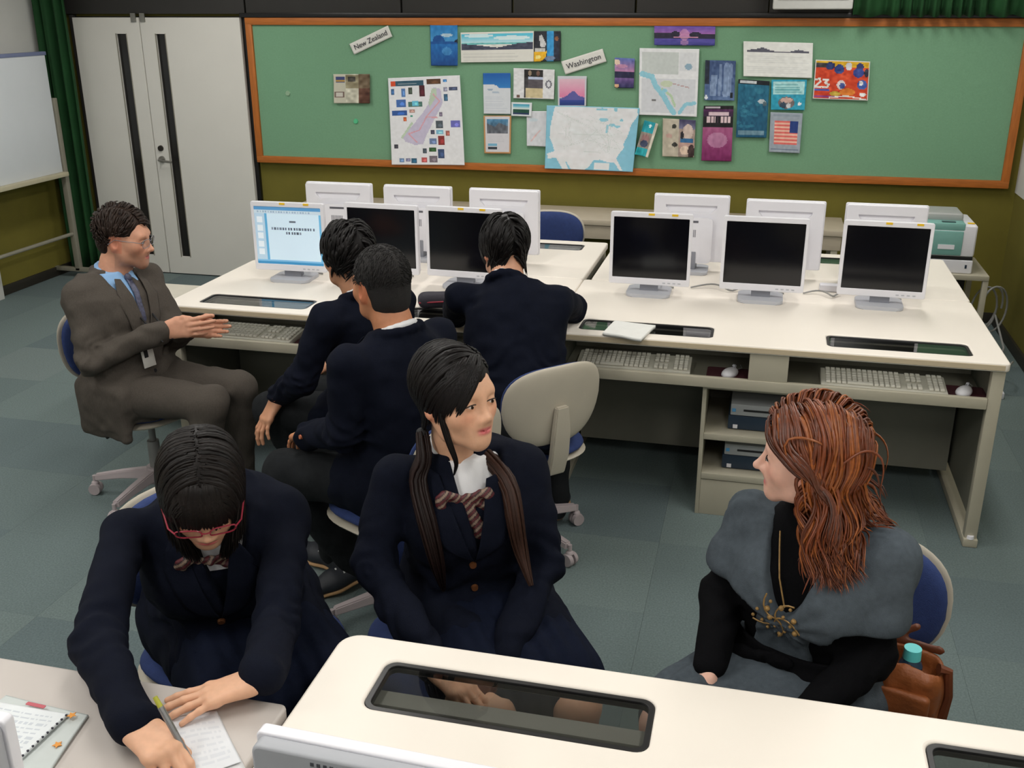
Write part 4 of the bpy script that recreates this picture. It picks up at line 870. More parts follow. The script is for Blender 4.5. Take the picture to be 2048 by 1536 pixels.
# ---- head in its own frame: x right, y forward, z up; origin between the ears
def head_mesh(skin, neck_l, lip=(150, 70, 70), fem=False, smile=False, beard=None, nose=1.0, h=.0026, jaw=1.0):
    F = Field()
    F.ell((0, -.014, .032), (.0735, .093, .084), .02)
    F.ell((0, .028, -.014), (.064 if fem else .062, .064, .082), .03)
    jw = .044*jaw
    for s in (-1, 1):
        F.rc((s*.056*jaw, -.004, -.035), (s*jw, .020, -.074), .020, .017, .03)
        F.rc((s*jw, .020, -.074), (s*.010, .070, -.098), .017, .015, .03)
        F.ell((s*(.038 if fem else .040), .054 if fem else .056, -.032 if fem else -.026), (.026 if fem else .022, .021, .024 if fem else .020), .03)
    F.ell((0, .070, -.096), (.017, .015, .014), .02)
    F.rc((-.034, .072 if fem else .074, .016), (.034, .072 if fem else .074, .016), .011 if fem else .013, .011 if fem else .013, .025)
    for s in (-1, 1): F.ell((s*.031, .098 if fem else .096, -.006), (.017, .015, .011), .018, sub=True)
    for s in (-1, 1): F.ell((s*.031, .0755, -.006), (.0148, .0130, .0118), .006)
    F.rc((0, .084, .004), (0, .084+.020*nose, -.034), .0065, .0085, .012)
    F.ell((0, .084+.021*nose, -.037), (.0095, .0095, .008), .008)
    for s in (-1, 1): F.ell((s*.0115, .090+.004*nose, -.040), (.007, .009, .0065), .008)
    F.ell((0, .076, -.066), (.027, .012, .022), .03)
    F.ell((0, .0835 if fem and not smile else .080, -.052), (.017, .010, .014), .018)
    wd = .026 if smile else .021
    F.rc((-wd*.75, .082, -.0605), (wd*.75, .082, -.0605), .0045, .0045, .004)
    F.ell((0, .090, -.0605), (.012, .006, .0048), .005)
    F.ell((0, .088, -.0715), (.015, .007, .0055), .006)
    if smile: F.ell((0, .096, -.0665), (.019, .010, .0042), .003, sub=True)
    else: F.rc((-wd, .093, -.0660), (wd, .093, -.0660), .0018, .0018, .003, sub=True)
    for s in (-1, 1):
        R = basis((s*.25, 1, .12)); F.ell((s*.075, -.010, -.010), (.007, .019, .032), .008, R=R); F.ell((s*.0795, -.004, -.008), (.005, .010, .020), .006, R=R, sub=True)
    nl = np.array(neck_l); rn = .045 if fem else .054
    F.rc((0, -.022, -.045), nl*.55+np.array((0, -.02, -.045))*.45, rn, rn, .03); F.rc(nl*.55+np.array((0, -.02, -.045))*.45, nl, rn, rn+.012, .03)
    v, f = F.mesh(h, None, 1)
    c = np.tile(np.array(S(*skin)), (len(v), 1)); x, y, z = v.T
    def tint(mask, col, al): c[mask] = c[mask]*(1-al[mask][:, None])+np.array(S(*col))*al[mask][:, None]
    lipa = np.exp(-((x/(wd*.95))**4))*np.exp(-(((z+.0665)/.0088)**4))*(y > .074); tint(lipa > .05, lip, np.clip(lipa*1.1, 0, 1))
    ck = np.exp(-(((np.abs(x)-.042)/.02)**2+((z+.032)/.02)**2))*(y > .03); tint(ck > .05, (skin[0], int(skin[1]*.86), int(skin[2]*.84)), ck*.5)
    ea = (np.abs(x) > .070) & (y < .02) & (y > -.04) & (z > -.05) & (z < .03); tint(ea, (skin[0], int(skin[1]*.82), int(skin[2]*.78)), np.full(len(v), .6))
    if smile: mo = np.exp(-((x/.017)**4)-(((z+.0665)/.0035)**4))*(y > .07); tint(mo > .3, (235, 228, 222), mo)
    if beard is not None:
        bz = np.clip((-.045-z)/.02, 0, 1)*(y > -.01)*np.clip(.9-lipa*1.2, 0, 1)*np.clip((z+.13)/.03, 0, 1); tint(bz > .02, beard, bz*.35)
    return v, f, c
def eye_parts(p, Hc, Hm, base, iris=(40, 26, 20), closed=.5, brow=(40, 28, 22), thick=.0028, gaze=0.):
    """eyeballs, upper lids' lash lines and brows as children"""
    wh = M('eye_white', S(214, 208, 204), .25, var=.02); ir = M('iris_%d' % iris[0], S(*iris), .2, var=.1)
    for s in (-1, 1):
        c = np.array((s*.031, .0785, -.0065)); W = lambda q: (Hc+Hm@np.array(q)-base)
        b = MB(); b.sph((0, 0, 0), (.0122, .0108, .0052*(1-.45*closed)+.0018), 14); o = b.build('eyeball', wh, p, tuple(W(c)), angle=180)
        o.rotation_euler = Matrix(Hm.tolist()).to_euler()
        MB().cyl((s*gaze, .0088, -.0003), (s*gaze, .0112, -.0003), .0046*(1-.25*closed), .0040*(1-.25*closed), 14).build('iris', ir, o)
        pts = [W((s*.031+.0150*math.cos(t), .0830+.0058*math.sin(t), -.0065+.0072*(1-.55*closed)*math.sin(t))) for t in np.linspace(.1, math.pi-.1, 10)]
        MB().tube(pts, [.0004]+[.0013]*8+[.0004], 6).build('eyelashes', M('lash', S(24, 18, 18), .6), p)
        pts = [W((s*(.014+.034*t), .0865-.012*t*t, .0135+.006*math.sin(t*2.4)-.004*t)) for t in np.linspace(0, 1, 9)]
        MB().tube(pts, [thick*.5]+[thick]*5+[thick*.8, thick*.6, .0006], 6).build('eyebrow', M('brow_%d' % brow[0], S(*brow), .7), p)
def hand_mesh(side, wrist, fdir, pnorm, curl, skin, thumb=None, spread=.0, h=.0024, sc=1.0, arm=None):
    """side +1 right hand, -1 left. local: y along fingers, z = back of hand, x toward the thumb"""
    F = Field(); X = np.eye(3)
    F.rc((.0, -.03, 0), (0, .012, 0), .025, .026, .015, flat=(X[2], .72))
    if arm is not None: pass
    for x0, x1 in ((.021, .027), (.006, .010), (-.009, -.008), (-.022, -.024)): F.rc((x0*.8, .010, .0), (x1, .083, .001), .0155, .0125, .016, flat=(X[2], .85))
    F.rc((.016, .018, -.006), (.030, .05, -.008), .016, .012, .015)
    kn = [(.028, .086, 0), (.010, .091, .002), (-.0085, .087, .001), (-.025, .077, -.002)]; Ls = [(.042, .025, .021), (.046, .029, .022), (.042, .027, .021), (.033, .020, .019)]; rr = [.0088, .0090, .0086, .0076]
    for i in range(4):
        p = np.array(kn[i]); a = 0; sp = spread*(1.5-i)*.5; F.ell(p, (.0105, .0105, .0105), .008)
        for j in range(3):
            a += curl[i][j]; d = np.array((math.sin(sp)*math.cos(a), math.cos(sp)*math.cos(a), -math.sin(a))); q = p+d*Ls[i][j]
            F.rc(p, q, rr[i]*(1-.08*j), rr[i]*(1-.08*(j+1)), .004 if j else .008); p = q
    th = thumb or [(.036, .046, -.014), (.048, .076, -.020), (.050, .103, -.024)]
    F.rc((.018, .016, -.004), th[0], .016, .0125, .014); F.rc(th[0], th[1], .0115, .0100, .006); F.rc(th[1], th[2], .0100, .0082, .005)
    v, f = F.mesh(h, None, 1); c = np.tile(np.array(S(*skin)), (len(v), 1))
    y = nrm(fdir); z = -np.array(pnorm, float); z = nrm(z-y*(z@y)); x = np.cross(y, z)      # x right-handed
    # right hand palm down: thumb points to -x of (x = y cross z), so mirror for the right hand
    sg = -1. if side > 0 else 1.
    vl = v.copy(); vl[:, 0] *= sg; 
    if sg < 0: f = f[:, ::-1]
    vw = wrist+sc*(vl[:, :1]*x+vl[:, 1:2]*y+vl[:, 2:3]*z)
    return vw, f, c
RELAX = [(.25, .35, .25), (.28, .38, .28), (.32, .42, .3), (.36, .45, .3)]
FLAT = [(.05, .1, .08), (.05, .1, .08), (.06, .12, .08), (.08, .14, .1)]

# ---- hair
def locks(paths, width, thick, norms, cols, sides=6, taper=(.55, .25)):
    """paths (N,K,3); norms (N,K,3) outward; returns v,f,c"""
    N, K, _ = paths.shape; t = np.gradient(paths, axis=1); t /= np.linalg.norm(t, axis=-1, keepdims=True)+1e-9
    nn = norms-(norms*t).sum(-1, keepdims=True)*t; nn /= np.linalg.norm(nn, axis=-1, keepdims=True)+1e-9; bb = np.cross(t, nn)
    s = np.linspace(0, 1, K); prof = np.minimum(1, taper[0]+s*4)*np.where(s > .55, 1-(1-taper[1])*((s-.55)/.45)**1.5, 1)
    prof[-1] *= .25; w_ = np.asarray(width).reshape(-1, 1)*prof; h_ = np.asarray(thick).reshape(-1, 1)*prof
    ang = np.linspace(0, 2*np.pi, sides, endpoint=False)
    v = paths[:, :, None]+bb[:, :, None]*(np.cos(ang)[None, None, :, None]*w_[:, :, None, None])+nn[:, :, None]*(np.sin(ang)[None, None, :, None]*h_[:, :, None, None])
    base = (np.arange(N)*K*sides)[:, None, None]; k = np.arange(K-1)[None, :, None]*sides; a = np.arange(sides)[None, None, :]; a2 = (a+1) % sides
    f = np.stack([base+k+a, base+k+a2, base+k+sides+a2, base+k+sides+a], -1).reshape(-1, 4)
    c = np.repeat(np.asarray(cols), K*sides, 0)
    return v.reshape(-1, 3), f[:, ::-1], c
def grow(roots, dirs, lengths, col, grav=.25, K=14, clear=.006, wave=0., wfreq=9., jitter=.04, pull=None, cling=(.9, .9), ramp=.2):
    """march hair from roots over the head field col[0]; it may not enter any field of col"""
    N = len(roots); P = np.zeros((N, K, 3)); P[:, 0] = roots; p = roots.copy(); d = dirs.copy(); st = (np.asarray(lengths)/(K-1))[:, None]
    ph = rng.uniform(0, 6.28, N); nn = np.zeros((N, K, 3)); clear = np.broadcast_to(np.asarray(clear, float), (N,)); E3 = np.eye(3)*.003
    def gd(F, q): g_ = np.stack([F(q+E3[i])-F(q-E3[i]) for i in range(3)], 1); return g_/(np.linalg.norm(g_, axis=1, keepdims=True)+1e-9)
    allf = lambda q: np.min([F.ev(q) for F in col], 0); hd_ = col[0].ev
    for k in range(1, K):
        d = d+np.array((0, 0, -grav))+rng.normal(size=(N, 3))*jitter
        if pull is not None: d = d+pull(p)
        d /= np.linalg.norm(d, axis=1, keepdims=True); q = p+d*st; f_ = k/(K-1)
        cl = cling[0]*max(0., 1-max(0., f_-cling[1])/.25) if cling[1] < .9 else cling[0]
        ck = np.maximum(clear*min(1, .4+k*ramp), .0048)
        if cl > 0: e = hd_(q); gr = gd(hd_, q); q = q-gr*(np.maximum(e-ck, 0)*cl)[:, None]
        for _ in range(2):
            e = allf(q); gr = gd(allf, q); m = e < ck; q[m] += gr[m]*(ck-e)[m][:, None]
        d = q-p; d /= np.linalg.norm(d, axis=1, keepdims=True)+1e-9; p = q; P[:, k] = q; nn[:, k] = gr
    nn[:, 0] = nn[:, 1]
    if wave:
        s = np.linspace(0, 1, K)[None]; L = np.asarray(lengths)[:, None]; bb = np.cross(np.gradient(P, axis=1), nn); bb /= np.linalg.norm(bb, axis=-1, keepdims=True)+1e-9
        am = wave*np.clip(s*2.2-.45, 0, 1); cellp = 2.2*vnoise(P[:, K//2], 16)[:, None]; th = s*L*wfreq*6.28/.5+cellp+ph[:, None]*.08
        P = P+bb*(am*np.sin(th))[..., None]+nn*(am*.5*(1+np.cos(th)))[..., None]
    return P, nn
def scalp(n, Hc, Hm, keep, keep_out=True):
    """random roots over the skull in head coordinates filtered by keep(x,y,z)"""
    out = []
    while len(out) < n:
        d = rng.normal(size=3); d /= np.linalg.norm(d); q = np.array((0, -.014, .032))+d*np.array((.0745, .094, .0855))*(1.06 if keep_out else 1)
        if keep(*q): out.append(q)
    return np.array(out)
def head_field(Hc, Hm):
    F = Field(); F.ell(Hc+Hm@V(0, -.014, .032), (.075, .095, .086), .02, R=Hm); F.ell(Hc+Hm@V(0, .026, -.018), (.064, .066, .085), .03, R=Hm)
    F.rc(Hc+Hm@V(0, -.022, -.05), Hc+Hm@V(0, -.03, -.16), .05, .058, .02); return F
def cap_mesh(Hc, Hm, cuts, r=(.080, .100, .0905), ridge=.0022, add=(), h=.0032, sc=(60, 60, 22)):
    F = Field(); F.ell((0, -.014, .032), r, .02)
    for a in add: F.ell(*a)
    for c_, h_ in cuts: F.box(c_, h_, .03, .012, sub=True)
    v, f = F.mesh(h, lambda P: ridge*vnoise(P*np.array(sc)/40., 40.), 1)
    return Hc+v@Hm.T, f
def strandcol(n, base, var=.25): return np.array(S(*base))[None]*(1+var*rng.normal(size=(n, 1))).clip(.4, 1.8)

SKIN = M('skin', (1, 1, 1), .52, var=.05, scale=90, attr=True, sss=.12)
HAIRM = M('hair', (1, 1, 1), .48, var=.18, scale=120, attr=True, spec=.22)
NAVY = M('blazer_navy', S(13, 17, 30), .9, spec=.12, var=.12, scale=60, bump=.35, bscale=700)
NAVY2 = M('skirt_navy', S(15, 21, 38), .9, spec=.12, var=.15, scale=60, bump=.3, bscale=700)
CHAR = M('trousers_charcoal', S(31, 33, 35), .9, spec=.12, var=.15, scale=60, bump=.3, bscale=700)
SHIRTW = M('shirt_white', S(224, 224, 226), .7, var=.03, bump=.1, bscale=500)
SUIT = M('suit_grey', S(80, 74, 68), .9, spec=.15, var=.16, scale=110, bump=.35, bscale=700, stretch=(3, 3, .5))
SHIRTB = M('shirt_blue', S(132, 172, 214), .7, var=.04, bump=.1, bscale=500)
TIE = M('tie_dark', S(72, 74, 96), .5, var=.55, scale=90)
DRESS = M('dress_grey', S(76, 84, 91), .9, spec=.15, var=.14, scale=80, bump=.4, bscale=600)
TOPB = M('top_black', S(8, 8, 11), .9, spec=.12, var=.1, bump=.3, bscale=500)
RIBBON = M('ribbon_striped', S(92, 60, 54), .6, var=.7, scale=26, stretch=(1, 1, 3))
COPPER = M('button_copper', S(150, 96, 60), .35, .6)
SHOED = M('shoe_dark', S(28, 32, 40), .6, var=.15); SHOES_ = M('shoe_sole', S(176, 138, 96), .7, var=.1); SHOEW = M('shoe_white', S(206, 206, 204), .6)
SOCK = M('sock_navy', S(16, 18, 30), .9)
CARD = M('id_card', S(214, 212, 206), .4); STRAP = M('strap_black', S(18, 18, 22), .7)
GLF = {}

def torso_fn(J, keys, g=0., t0=-.2, t1=1.02, pw=2.3):
    L = np.linalg.norm(J['neck']-J['pel']); T = np.array([k[0] for k in keys]); O = np.array([k[1] for k in keys]); A = np.array([k[2] for k in keys])+g; B = np.array([k[3] for k in keys])+g
    def fn(P):
        q = P-J['pel']; v = q@J['up']; t = v/L; a = np.interp(t, T, A); b = np.interp(t, T, B); o = np.interp(t, T, O)
        x = np.abs(q@J['right'])/a; y = np.abs(q@J['fwd']-o)/b
        d = ((x**pw+y**pw)**(1/pw)-1)*np.minimum(a, b)
        return np.maximum(np.maximum(d, (t-t1)*L), (t0-t)*L)
    R = .32; lo = np.minimum(J['pel']+J['up']*L*t0, J['neck'])-R; hi = np.maximum(J['pel'], J['neck'])+R
    return fn, lo, hi
KM = [(-.25, .01, .175, .135), (0, 0, .178, .135), (.3, 0, .165, .125), (.62, .008, .178, .130), (.80, .004, .180, .118), (.90, -.004, .150, .098), (.97, -.008, .092, .082), (1.03, -.008, .068, .066)]
KF = [(-.25, .01, .172, .135), (0, 0, .172, .135), (.32, 0, .140, .112), (.62, .012, .155, .125), (.78, .006, .158, .112), (.89, -.004, .132, .090), (.97, -.008, .080, .072), (1.03, -.008, .058, .058)]
def wrinkle(J, amp=.0055, arms=True):
    ax = [(J['ER'], nrm(J['WR']-J['SR'])), (J['EL'], nrm(J['WL']-J['SL']))]
    def f(P):
        d = amp*.9*vnoise(P, 11)+amp*.45*vnoise(P, 27)
        for e, a in ax:
            r = P-e; w_ = np.exp(-((r*r).sum(-1)/.0075)); d = d+w_*amp*.9*np.sin(130*(r@a)+3*vnoise(P, 20))
        r = (P-J['pel'])@J['up']; d = d+amp*.8*np.sin(70*r+5*vnoise(P, 9))*np.exp(-((r-.16)/.09)**2)
        return d
    return f
def patch(F, J, UV, off=.004):
    UV = np.asarray(UV, float); sh = UV.shape[:-1]; uv = UV.reshape(-1, 2)
    p = J['pel']+uv[:, 1:]*J['up']+uv[:, :1]*J['right']+J['fwd']*.34
    for _ in range(40):
        d = F.ev(p); p = p-J['fwd']*np.clip(d, -.02, .05)[:, None]*.8; y = (p-J['pel'])@J['fwd']; p = p+J['fwd']*np.maximum(.015-y, 0)[:, None]
    return (p+J['fwd']*off).reshape(*sh, 3)
def grid_obj(name, G, mat, parent, base, thick=.003, off=1.):
    n, m = G.shape[:2]; i, j = np.meshgrid(np.arange(m-1), np.arange(n-1)); a = (j*m+i).ravel(); f = np.stack([a, a+1, a+m+1, a+m], 1)
    o = meshnp(name, G.reshape(-1, 3)-base, f, mat, parent); md = o.modifiers.new('solid', 'SOLIDIFY'); md.thickness = thick; md.offset = 0
    return o
def arc_pts(J, r, z0, z1, a0, a1, n, ry=None, dy=-.008):
    c = J['neck']; out = []
    for t in np.linspace(math.radians(a0), math.radians(a1), n):
        k = (1-math.cos(t))/2; out.append(c+J['right']*r*math.sin(t)+J['fwd']*((ry or r)*math.cos(t)+dy)+J['up']*(z0+(z1-z0)*k))
    return out
def person(J, label, fem=False, skin=(196, 150, 124), jacket=NAVY, shirt=SHIRTW, legs='trousers', legmat=CHAR, vneck=(.50, .052), hair=None, hands=None, headkw={}, eyekw={}, roll=0., cuff=None, sleeve_r=None, bust=False, toes=None, hscale=1.0, group=None, hem=-.22, tails=(), vest=None, bulk=0., lap=.28, skl=.83):
    base = V(J['pel'][0], J['pel'][1], 0); e = empty('person', tuple(base), 0, label, 'person')
    L = np.linalg.norm(J['neck']-J['pel']); keys = KF if fem else KM; sr = sleeve_r or ((.051, .047, .040) if fem else (.058, .052, .044))
    Hm = basis(J['hf'], (0, 0, 1), roll)*hscale; Hc = J['head']; up, r, fw = J['up'], J['right'], J['fwd']; Hn = Hm/hscale
    # ---- body: one skin mesh (head, neck, torso, arms, hands, legs)
    nl = np.linalg.inv(Hm)@(J['neck']+fw*-.012-up*.03-Hc); hv, hf_, hc = head_mesh(skin, nl, fem=fem, **headkw); parts = [(Hc+hv@Hm.T, hf_, hc)]
    B = Field(); f_, lo, hi = torso_fn(J, keys, -.024, -.1, .98); B.fn(f_, lo, hi)
    for s in 'RL':
        B.rc(J['S'+s], J['E'+s], .034, .026, .02); B.rc(J['E'+s], J['W'+s], .026, .024, .02)
        tr = legs == 'trousers'; k = .054 if not tr else .046; cf_ = .050 if not tr else .040; bk_ = fw*(.012 if not tr else .0); B.rc(J['H'+s], J['K'+s], .074 if not tr else .064, k, .03); B.rc(J['K'+s], J['K'+s]*.6+J['A'+s]*.4-bk_, k, cf_, .02); B.rc(J['K'+s]*.6+J['A'+s]*.4-bk_, J['A'+s], cf_, .034, .02)
    bv, bf = B.mesh(.009, None, 2); parts.append((bv, bf, np.tile(np.array(S(*skin)), (len(bv), 1))))
    hd = hands or {}
    for s, sg in (('R', 1), ('L', -1)):
        q = hd.get(s, {}); fd = nrm(q.get('f', J['W'+s]-J['E'+s])); pn = q.get('p', (0, 0, -1))
        parts.append(hand_mesh(sg, J['W'+s]+fd*.012, fd, pn, q.get('curl', RELAX), skin, q.get('thumb'), q.get('spread', .15), sc=(.93 if fem else 1.)))
    v, f, c = join(parts); meshnp('body', v-base, f, SKIN, e, c)
    eye_parts(e, Hc, Hm, base, **eyekw)
    out = dict(e=e, base=base, Hc=Hc, Hm=Hm, J=J, L=L)
    # ---- jacket
    F = Field(); f_, lo, hi = torso_fn(J, keys, .006+bulk, hem, 1.0); F.fn(f_, lo, hi, .02)
    for s in 'RL': F.rc(J['neck']-up*.035, J['S'+s]+up*.002, .040, sr[0]*.84, .045)
    if bust:
        for s in (-1, 1): F.ell(J['pel']+up*L*.64+r*s*.068+fw*.080, (.060, .045, .060), .06)
    Ft = Field(); Ft.ops = list(F.ops); out['Ft'] = Ft; F2 = Field(); F2.ops = list(F.ops)
    if vneck:
        vb, wt = vneck[0]*L, vneck[1]
        def vf(P):
            q = P-J['pel']; vv = q@up; x = np.abs(q@r); y = q@fw; wv = np.clip((vv-vb)/(L-vb), 0, 1.1)*wt; return np.maximum(np.maximum(x-wv, .02-y), vb-vv)
        c0 = J['pel']+up*L*.75+fw*.1; F2.fn(vf, c0-.28, c0+.28, .004, True)
    for G_ in (F, F2):
        for s in 'RL':
            wr = J['W'+s]; ed = nrm(wr-J['E'+s]); G_.rc(J['S'+s], J['E'+s], sr[0], sr[1], .028); G_.rc(J['E'+s], wr-ed*.004, sr[1], sr[2], .02)
            G_.rc(J['H'+s], J['H'+s]*(1-lap)+J['K'+s]*lap, .112+bulk, .100, .04)      # lap part of the coat
        for c_, h_ in tails: G_.box(J['pel']+r*c_[0]+nrm(V(fw[0], fw[1], 0))*c_[1]+V(0, 0, c_[2]), h_, .016, .05, R=np.stack([r, nrm(V(fw[0], fw[1], 0)), V(0, 0, 1)], 1))
    out['Fraw'] = F
    F2.rc(J['neck']-up*.06-fw*.03, J['neck']+up*.006-fw*.040, .052, .036, .02)
    if jacket is not None:
        F2.chain(arc_pts(J, .070 if not fem else .062, -.024, .026, 42, 318, 12), [.013]*12, .010)
        v, f = F2.mesh(.0065, wrinkle(J), 1); meshnp('jacket', v-base, f, jacket, e)
        # lapels
        if vneck:
            for s in (-1, 1):
                G = []
                for t in np.linspace(0, 1, 16):
                    vv = L*.955*(1-t)+(vb+.004)*t; wi = np.clip((vv-vb)/(L-vb), 0, 1)*wt*.92
                    wo = .022+.046*min(1, t/.28) if t < .28 else (.048+.020*(1-((t-.3)/.7)) if t < .75 else .053*(1-((t-.75)/.25))**.8+.004)
                    if .24 < t < .30: wo *= .80
                    G.append([(s*(wi+wo*k), vv+.006*k) for k in (0, .12, .35, .6, .85, 1)])
                grid_obj('lapel', patch(Ft, J, G, .0055), jacket, e, base, .004)
    # ---- shirt
    if shirt is not None:
        T = Field(); f_, lo, hi = torso_fn(J, keys, -.013, .3 if vest is None else .70, 1.0); T.fn(f_, lo, hi, .01); rr = .056 if not fem else .050
        T.chain(arc_pts(J, rr, -.012, .036, 18, 342, 14), [.011]*14, .008)
        for s in (-1, 1): T.rc(J['neck']+r*s*.026+fw*(rr-.002)-up*.010, J['neck']+r*s*.042+fw*(rr+.030)-up*.058, .017, .006, .006, flat=(fw, .45))
        v, f = T.mesh(.006, None, 1); meshnp('shirt', v-base, f, shirt, e); out['T'] = T
        if vest is not None:
            U = Field(); f_, lo, hi = torso_fn(J, keys, -.001, .3, vest); U.fn(f_, lo, hi, .01)
            v, f = U.mesh(.006, None, 1); meshnp('vest', v-base, f, jacket, e)
    if cuff is not None:
        for s in 'RL':
            d = nrm(J['W'+s]-J['E'+s]); MB().tube([J['W'+s]-d*.02-base, J['W'+s]+d*.016-base], [.036, .034], 14).build('shirt_cuff', cuff, e)
    # ---- legs
    Tl = Field()
    if legs == 'trousers':
        Tl.ell(J['pel']-V(0, 0, .01), (.165, .165, .105), .04)
        for s in 'RL': Tl.rc(J['H'+s], J['K'+s], .094, .070, .04); Tl.rc(J['K'+s], J['A'+s]+V(0, 0, -.02), .068, .056, .02)
        v, f = Tl.mesh(.0085, lambda P: .003*vnoise(P, 12)+.002*vnoise(P, 28), 1); meshnp('trousers', v-base, f, legmat, e)
    else:
        kr = J['HR']*(1-skl)+J['KR']*skl; kl = J['HL']*(1-skl)+J['KL']*skl; m0 = J['pel']; m1 = (kr+kl)/2
        Tl.ell(J['pel']-V(0, 0, .01), (.175, .175, .11), .05); Tl.rc(J['HR'], kr, .100, .098, .06); Tl.rc(J['HL'], kl, .100, .098, .06); Tl.rc(m0, m1, .095, .088, .06)
        ax = nrm(m1-m0); lt = np.cross(ax, V(0, 0, 1)); lt = nrm(lt)
        v, f = Tl.mesh(.0075, lambda P: .004*np.sin(((P-m0)@lt)*150)*np.clip(((P-m0)@ax)/.3, 0, 1)+.002*vnoise(P, 14), 1); meshnp('skirt', v-base, f, legmat, e)
        for s in 'RL':
            K_, A_ = J['K'+s], J['A'+s]; so = MB().tube([A_-V(0, 0, .03)-base, A_-base, A_*.7+K_*.3-fw*.012-base, A_*.45+K_*.55-fw*.012-base], [.042, .040, .055, .058], 16).build('sock', SOCK, e)
    tz = toes or {}
    for s in 'RL':
        a = J['A'+s]; d = nrm(np.array(tz.get(s, V(fw[0], fw[1], 0)), float)); side = nrm(np.cross(d, V(0, 0, 1))); upv = np.cross(side, d); z0 = min(a[2], .1)
        heel = a-d*.035-upv*.055; toe = a+d*.165-upv*.068; Sh = Field()
        Sh.rc(a-upv*.01, heel, .040, .036, .03); Sh.rc(heel, a+d*.09-upv*.058, .036, .044, .04, flat=(upv, .8)); Sh.rc(a+d*.09-upv*.058, toe, .044, .036, .03, flat=(upv, .7))
        low = a-upv*.088
        Sh.box(low-upv*.05, (.4, .4, .05), .002, .002, True, R=np.stack([side, d, upv], 1))
        v, f = Sh.mesh(.005, None, 1); sh = meshnp('shoe', v-base, f, SHOED, e)
        So = Field(); So.rc(heel-upv*.025, a+d*.09-upv*.083, .038, .046, .02, flat=(upv, .3)); So.rc(a+d*.09-upv*.083, toe-upv*.02+d*.004, .046, .036, .02, flat=(upv, .3))
        v, f = So.mesh(.005, None, 1); meshnp('sole', v-base, f, SHOES_, sh)
        for k in range(4):
            p0 = a+d*(.055+.022*k)-upv*(.018+.007*k); 
            MB().tube([p0+side*.03-upv*.012-base, p0+upv*.006-base, p0-side*.03-upv*.012-base], .004, 6).build('lace', SHOEW, sh)
    return out
def button(o, u, vv, mat=COPPER, rad=.009, off=.006):
    J = o['J']; p = patch(o['Ft'], J, [[(u, vv)]], off)[0, 0]-o['base']; MB().cyl(p-J['fwd']*.004, p+J['fwd']*.002, rad, rad*.85, 14).build('button', mat, o['e'])
def wrist_button(o, s, mat=M('button_orange', S(206, 120, 84), .4, .3)):
    J = o['J']; d = nrm(J['W'+s]-J['E'+s]); toc = nrm(CAMPOS-J['W'+s]); n = nrm(toc-d*(toc@d)); p = J['W'+s]-d*.03+n*.046-o['base']; MB().cyl(p-n*.006, p+n*.002, .008, .007, 12).build('sleeve_button', mat, o['e'])
def bow(o, scale=1.0, drop=.045, tails=True):
    J = o['J']; p = J['neck']-J['up']*drop; p = patch(o['T'], J, [[(0., (p-J['pel'])@J['up'])]], .029)[0, 0]; r, u, f = J['right'], J['up'], J['fwd']; B = Field()
    B.ell(p, (.010*scale, .009*scale, .012*scale), .005)
    for s in (-1, 1):
        a = nrm(r*s-u*.12); n2 = np.cross(a, f)
        B.rc(p+a*.008, p+a*.042*scale, .010, .031*scale, .006, flat=(f, .45)); B.ell(p+a*.036*scale+f*.010, (.012, .008, .010), .006, R=np.stack([a, f, n2], 1), sub=True)
        if tails: B.rc(p, p+r*s*.022*scale-u*.085*scale+f*.022, .008, .018*scale, .006, flat=(f, .4))
    v, f_ = B.mesh(.0026, lambda P: .0014*vnoise(P, 90), 1)
    xx = (v-p)@r; zz = (v-p)@u; st = np.sin((xx*.8+zz)*330); c = np.where(st[:, None] > .45, np.array(S(140, 120, 104)), np.where(st[:, None] < -.4, np.array(S(86, 30, 36)), np.array(S(38, 26, 32))))
    meshnp('ribbon_bow', v-o['base'], f_, M('ribbon_print', (1, 1, 1), .55, var=.08, attr=True), o['e'], c)
def glasses(o, col, rad=.0011, half=True, lensw=.026, lensh=.016, key='a', full=True):
    Hc, Hm, b = o['Hc'], o['Hm'], o['base']; W = lambda q: tuple(Hc+Hm@np.array(q)-b); m = M('glasses_'+key, S(*col), .3, .3 if key == 'a' else 0.)
    g = MB()
    for s in (-1, 1):
        pts = [(s*.033+lensw*math.copysign(abs(math.cos(t))**.55, math.cos(t)), .105-.010*abs(s*.033+lensw*math.cos(t))/.06, -.008+lensh*math.copysign(abs(math.sin(t))**.6, math.sin(t))) for t in np.linspace(0, 2*math.pi, 28, endpoint=False)]
        g.tube([W(p) for p in pts], rad, 6, closed=True)
    g.tube([W((-.009, .105, -.002)), W((0, .108, .001)), W((.009, .105, -.002))], rad, 6)
    fr = g.build('glasses', m, o['e'])
    for s in (-1, 1): MB().tube([W((s*.058, .098, -.002)), W((s*.070, .085, .0)), W((s*.079, .04, .002)), W((s*.081, -.005, .003)), W((s*.080, -.03, -.018))], rad*1.1, 6).build('temple_arm', m, fr)
    lm = MATS.setdefault('lens', M_glass('lens', (.93, .94, .95), .35))
    for s in (-1, 1):
        pts = [(s*.033+lensw*.96*math.copysign(abs(math.cos(t))**.55, math.cos(t)), .105-.010*abs(s*.033+lensw*math.cos(t))/.06, -.008+lensh*.96*math.copysign(abs(math.sin(t))**.6, math.sin(t))) for t in np.linspace(0, 2*math.pi, 28, endpoint=False)]
        MB().poly([W(p) for p in pts], [tuple(range(28))]).build('lens', lm, fr)
def add_hair(o, parts, name='hair', mat=HAIRM): v, f, c = join(parts); meshnp(name, v-o['base'], f, mat, o['e'], c)
def capcol(v, base): return np.array(S(*base))[None]*(1+.10*vnoise(v, 55)[:, None]).clip(.6, 1.4)
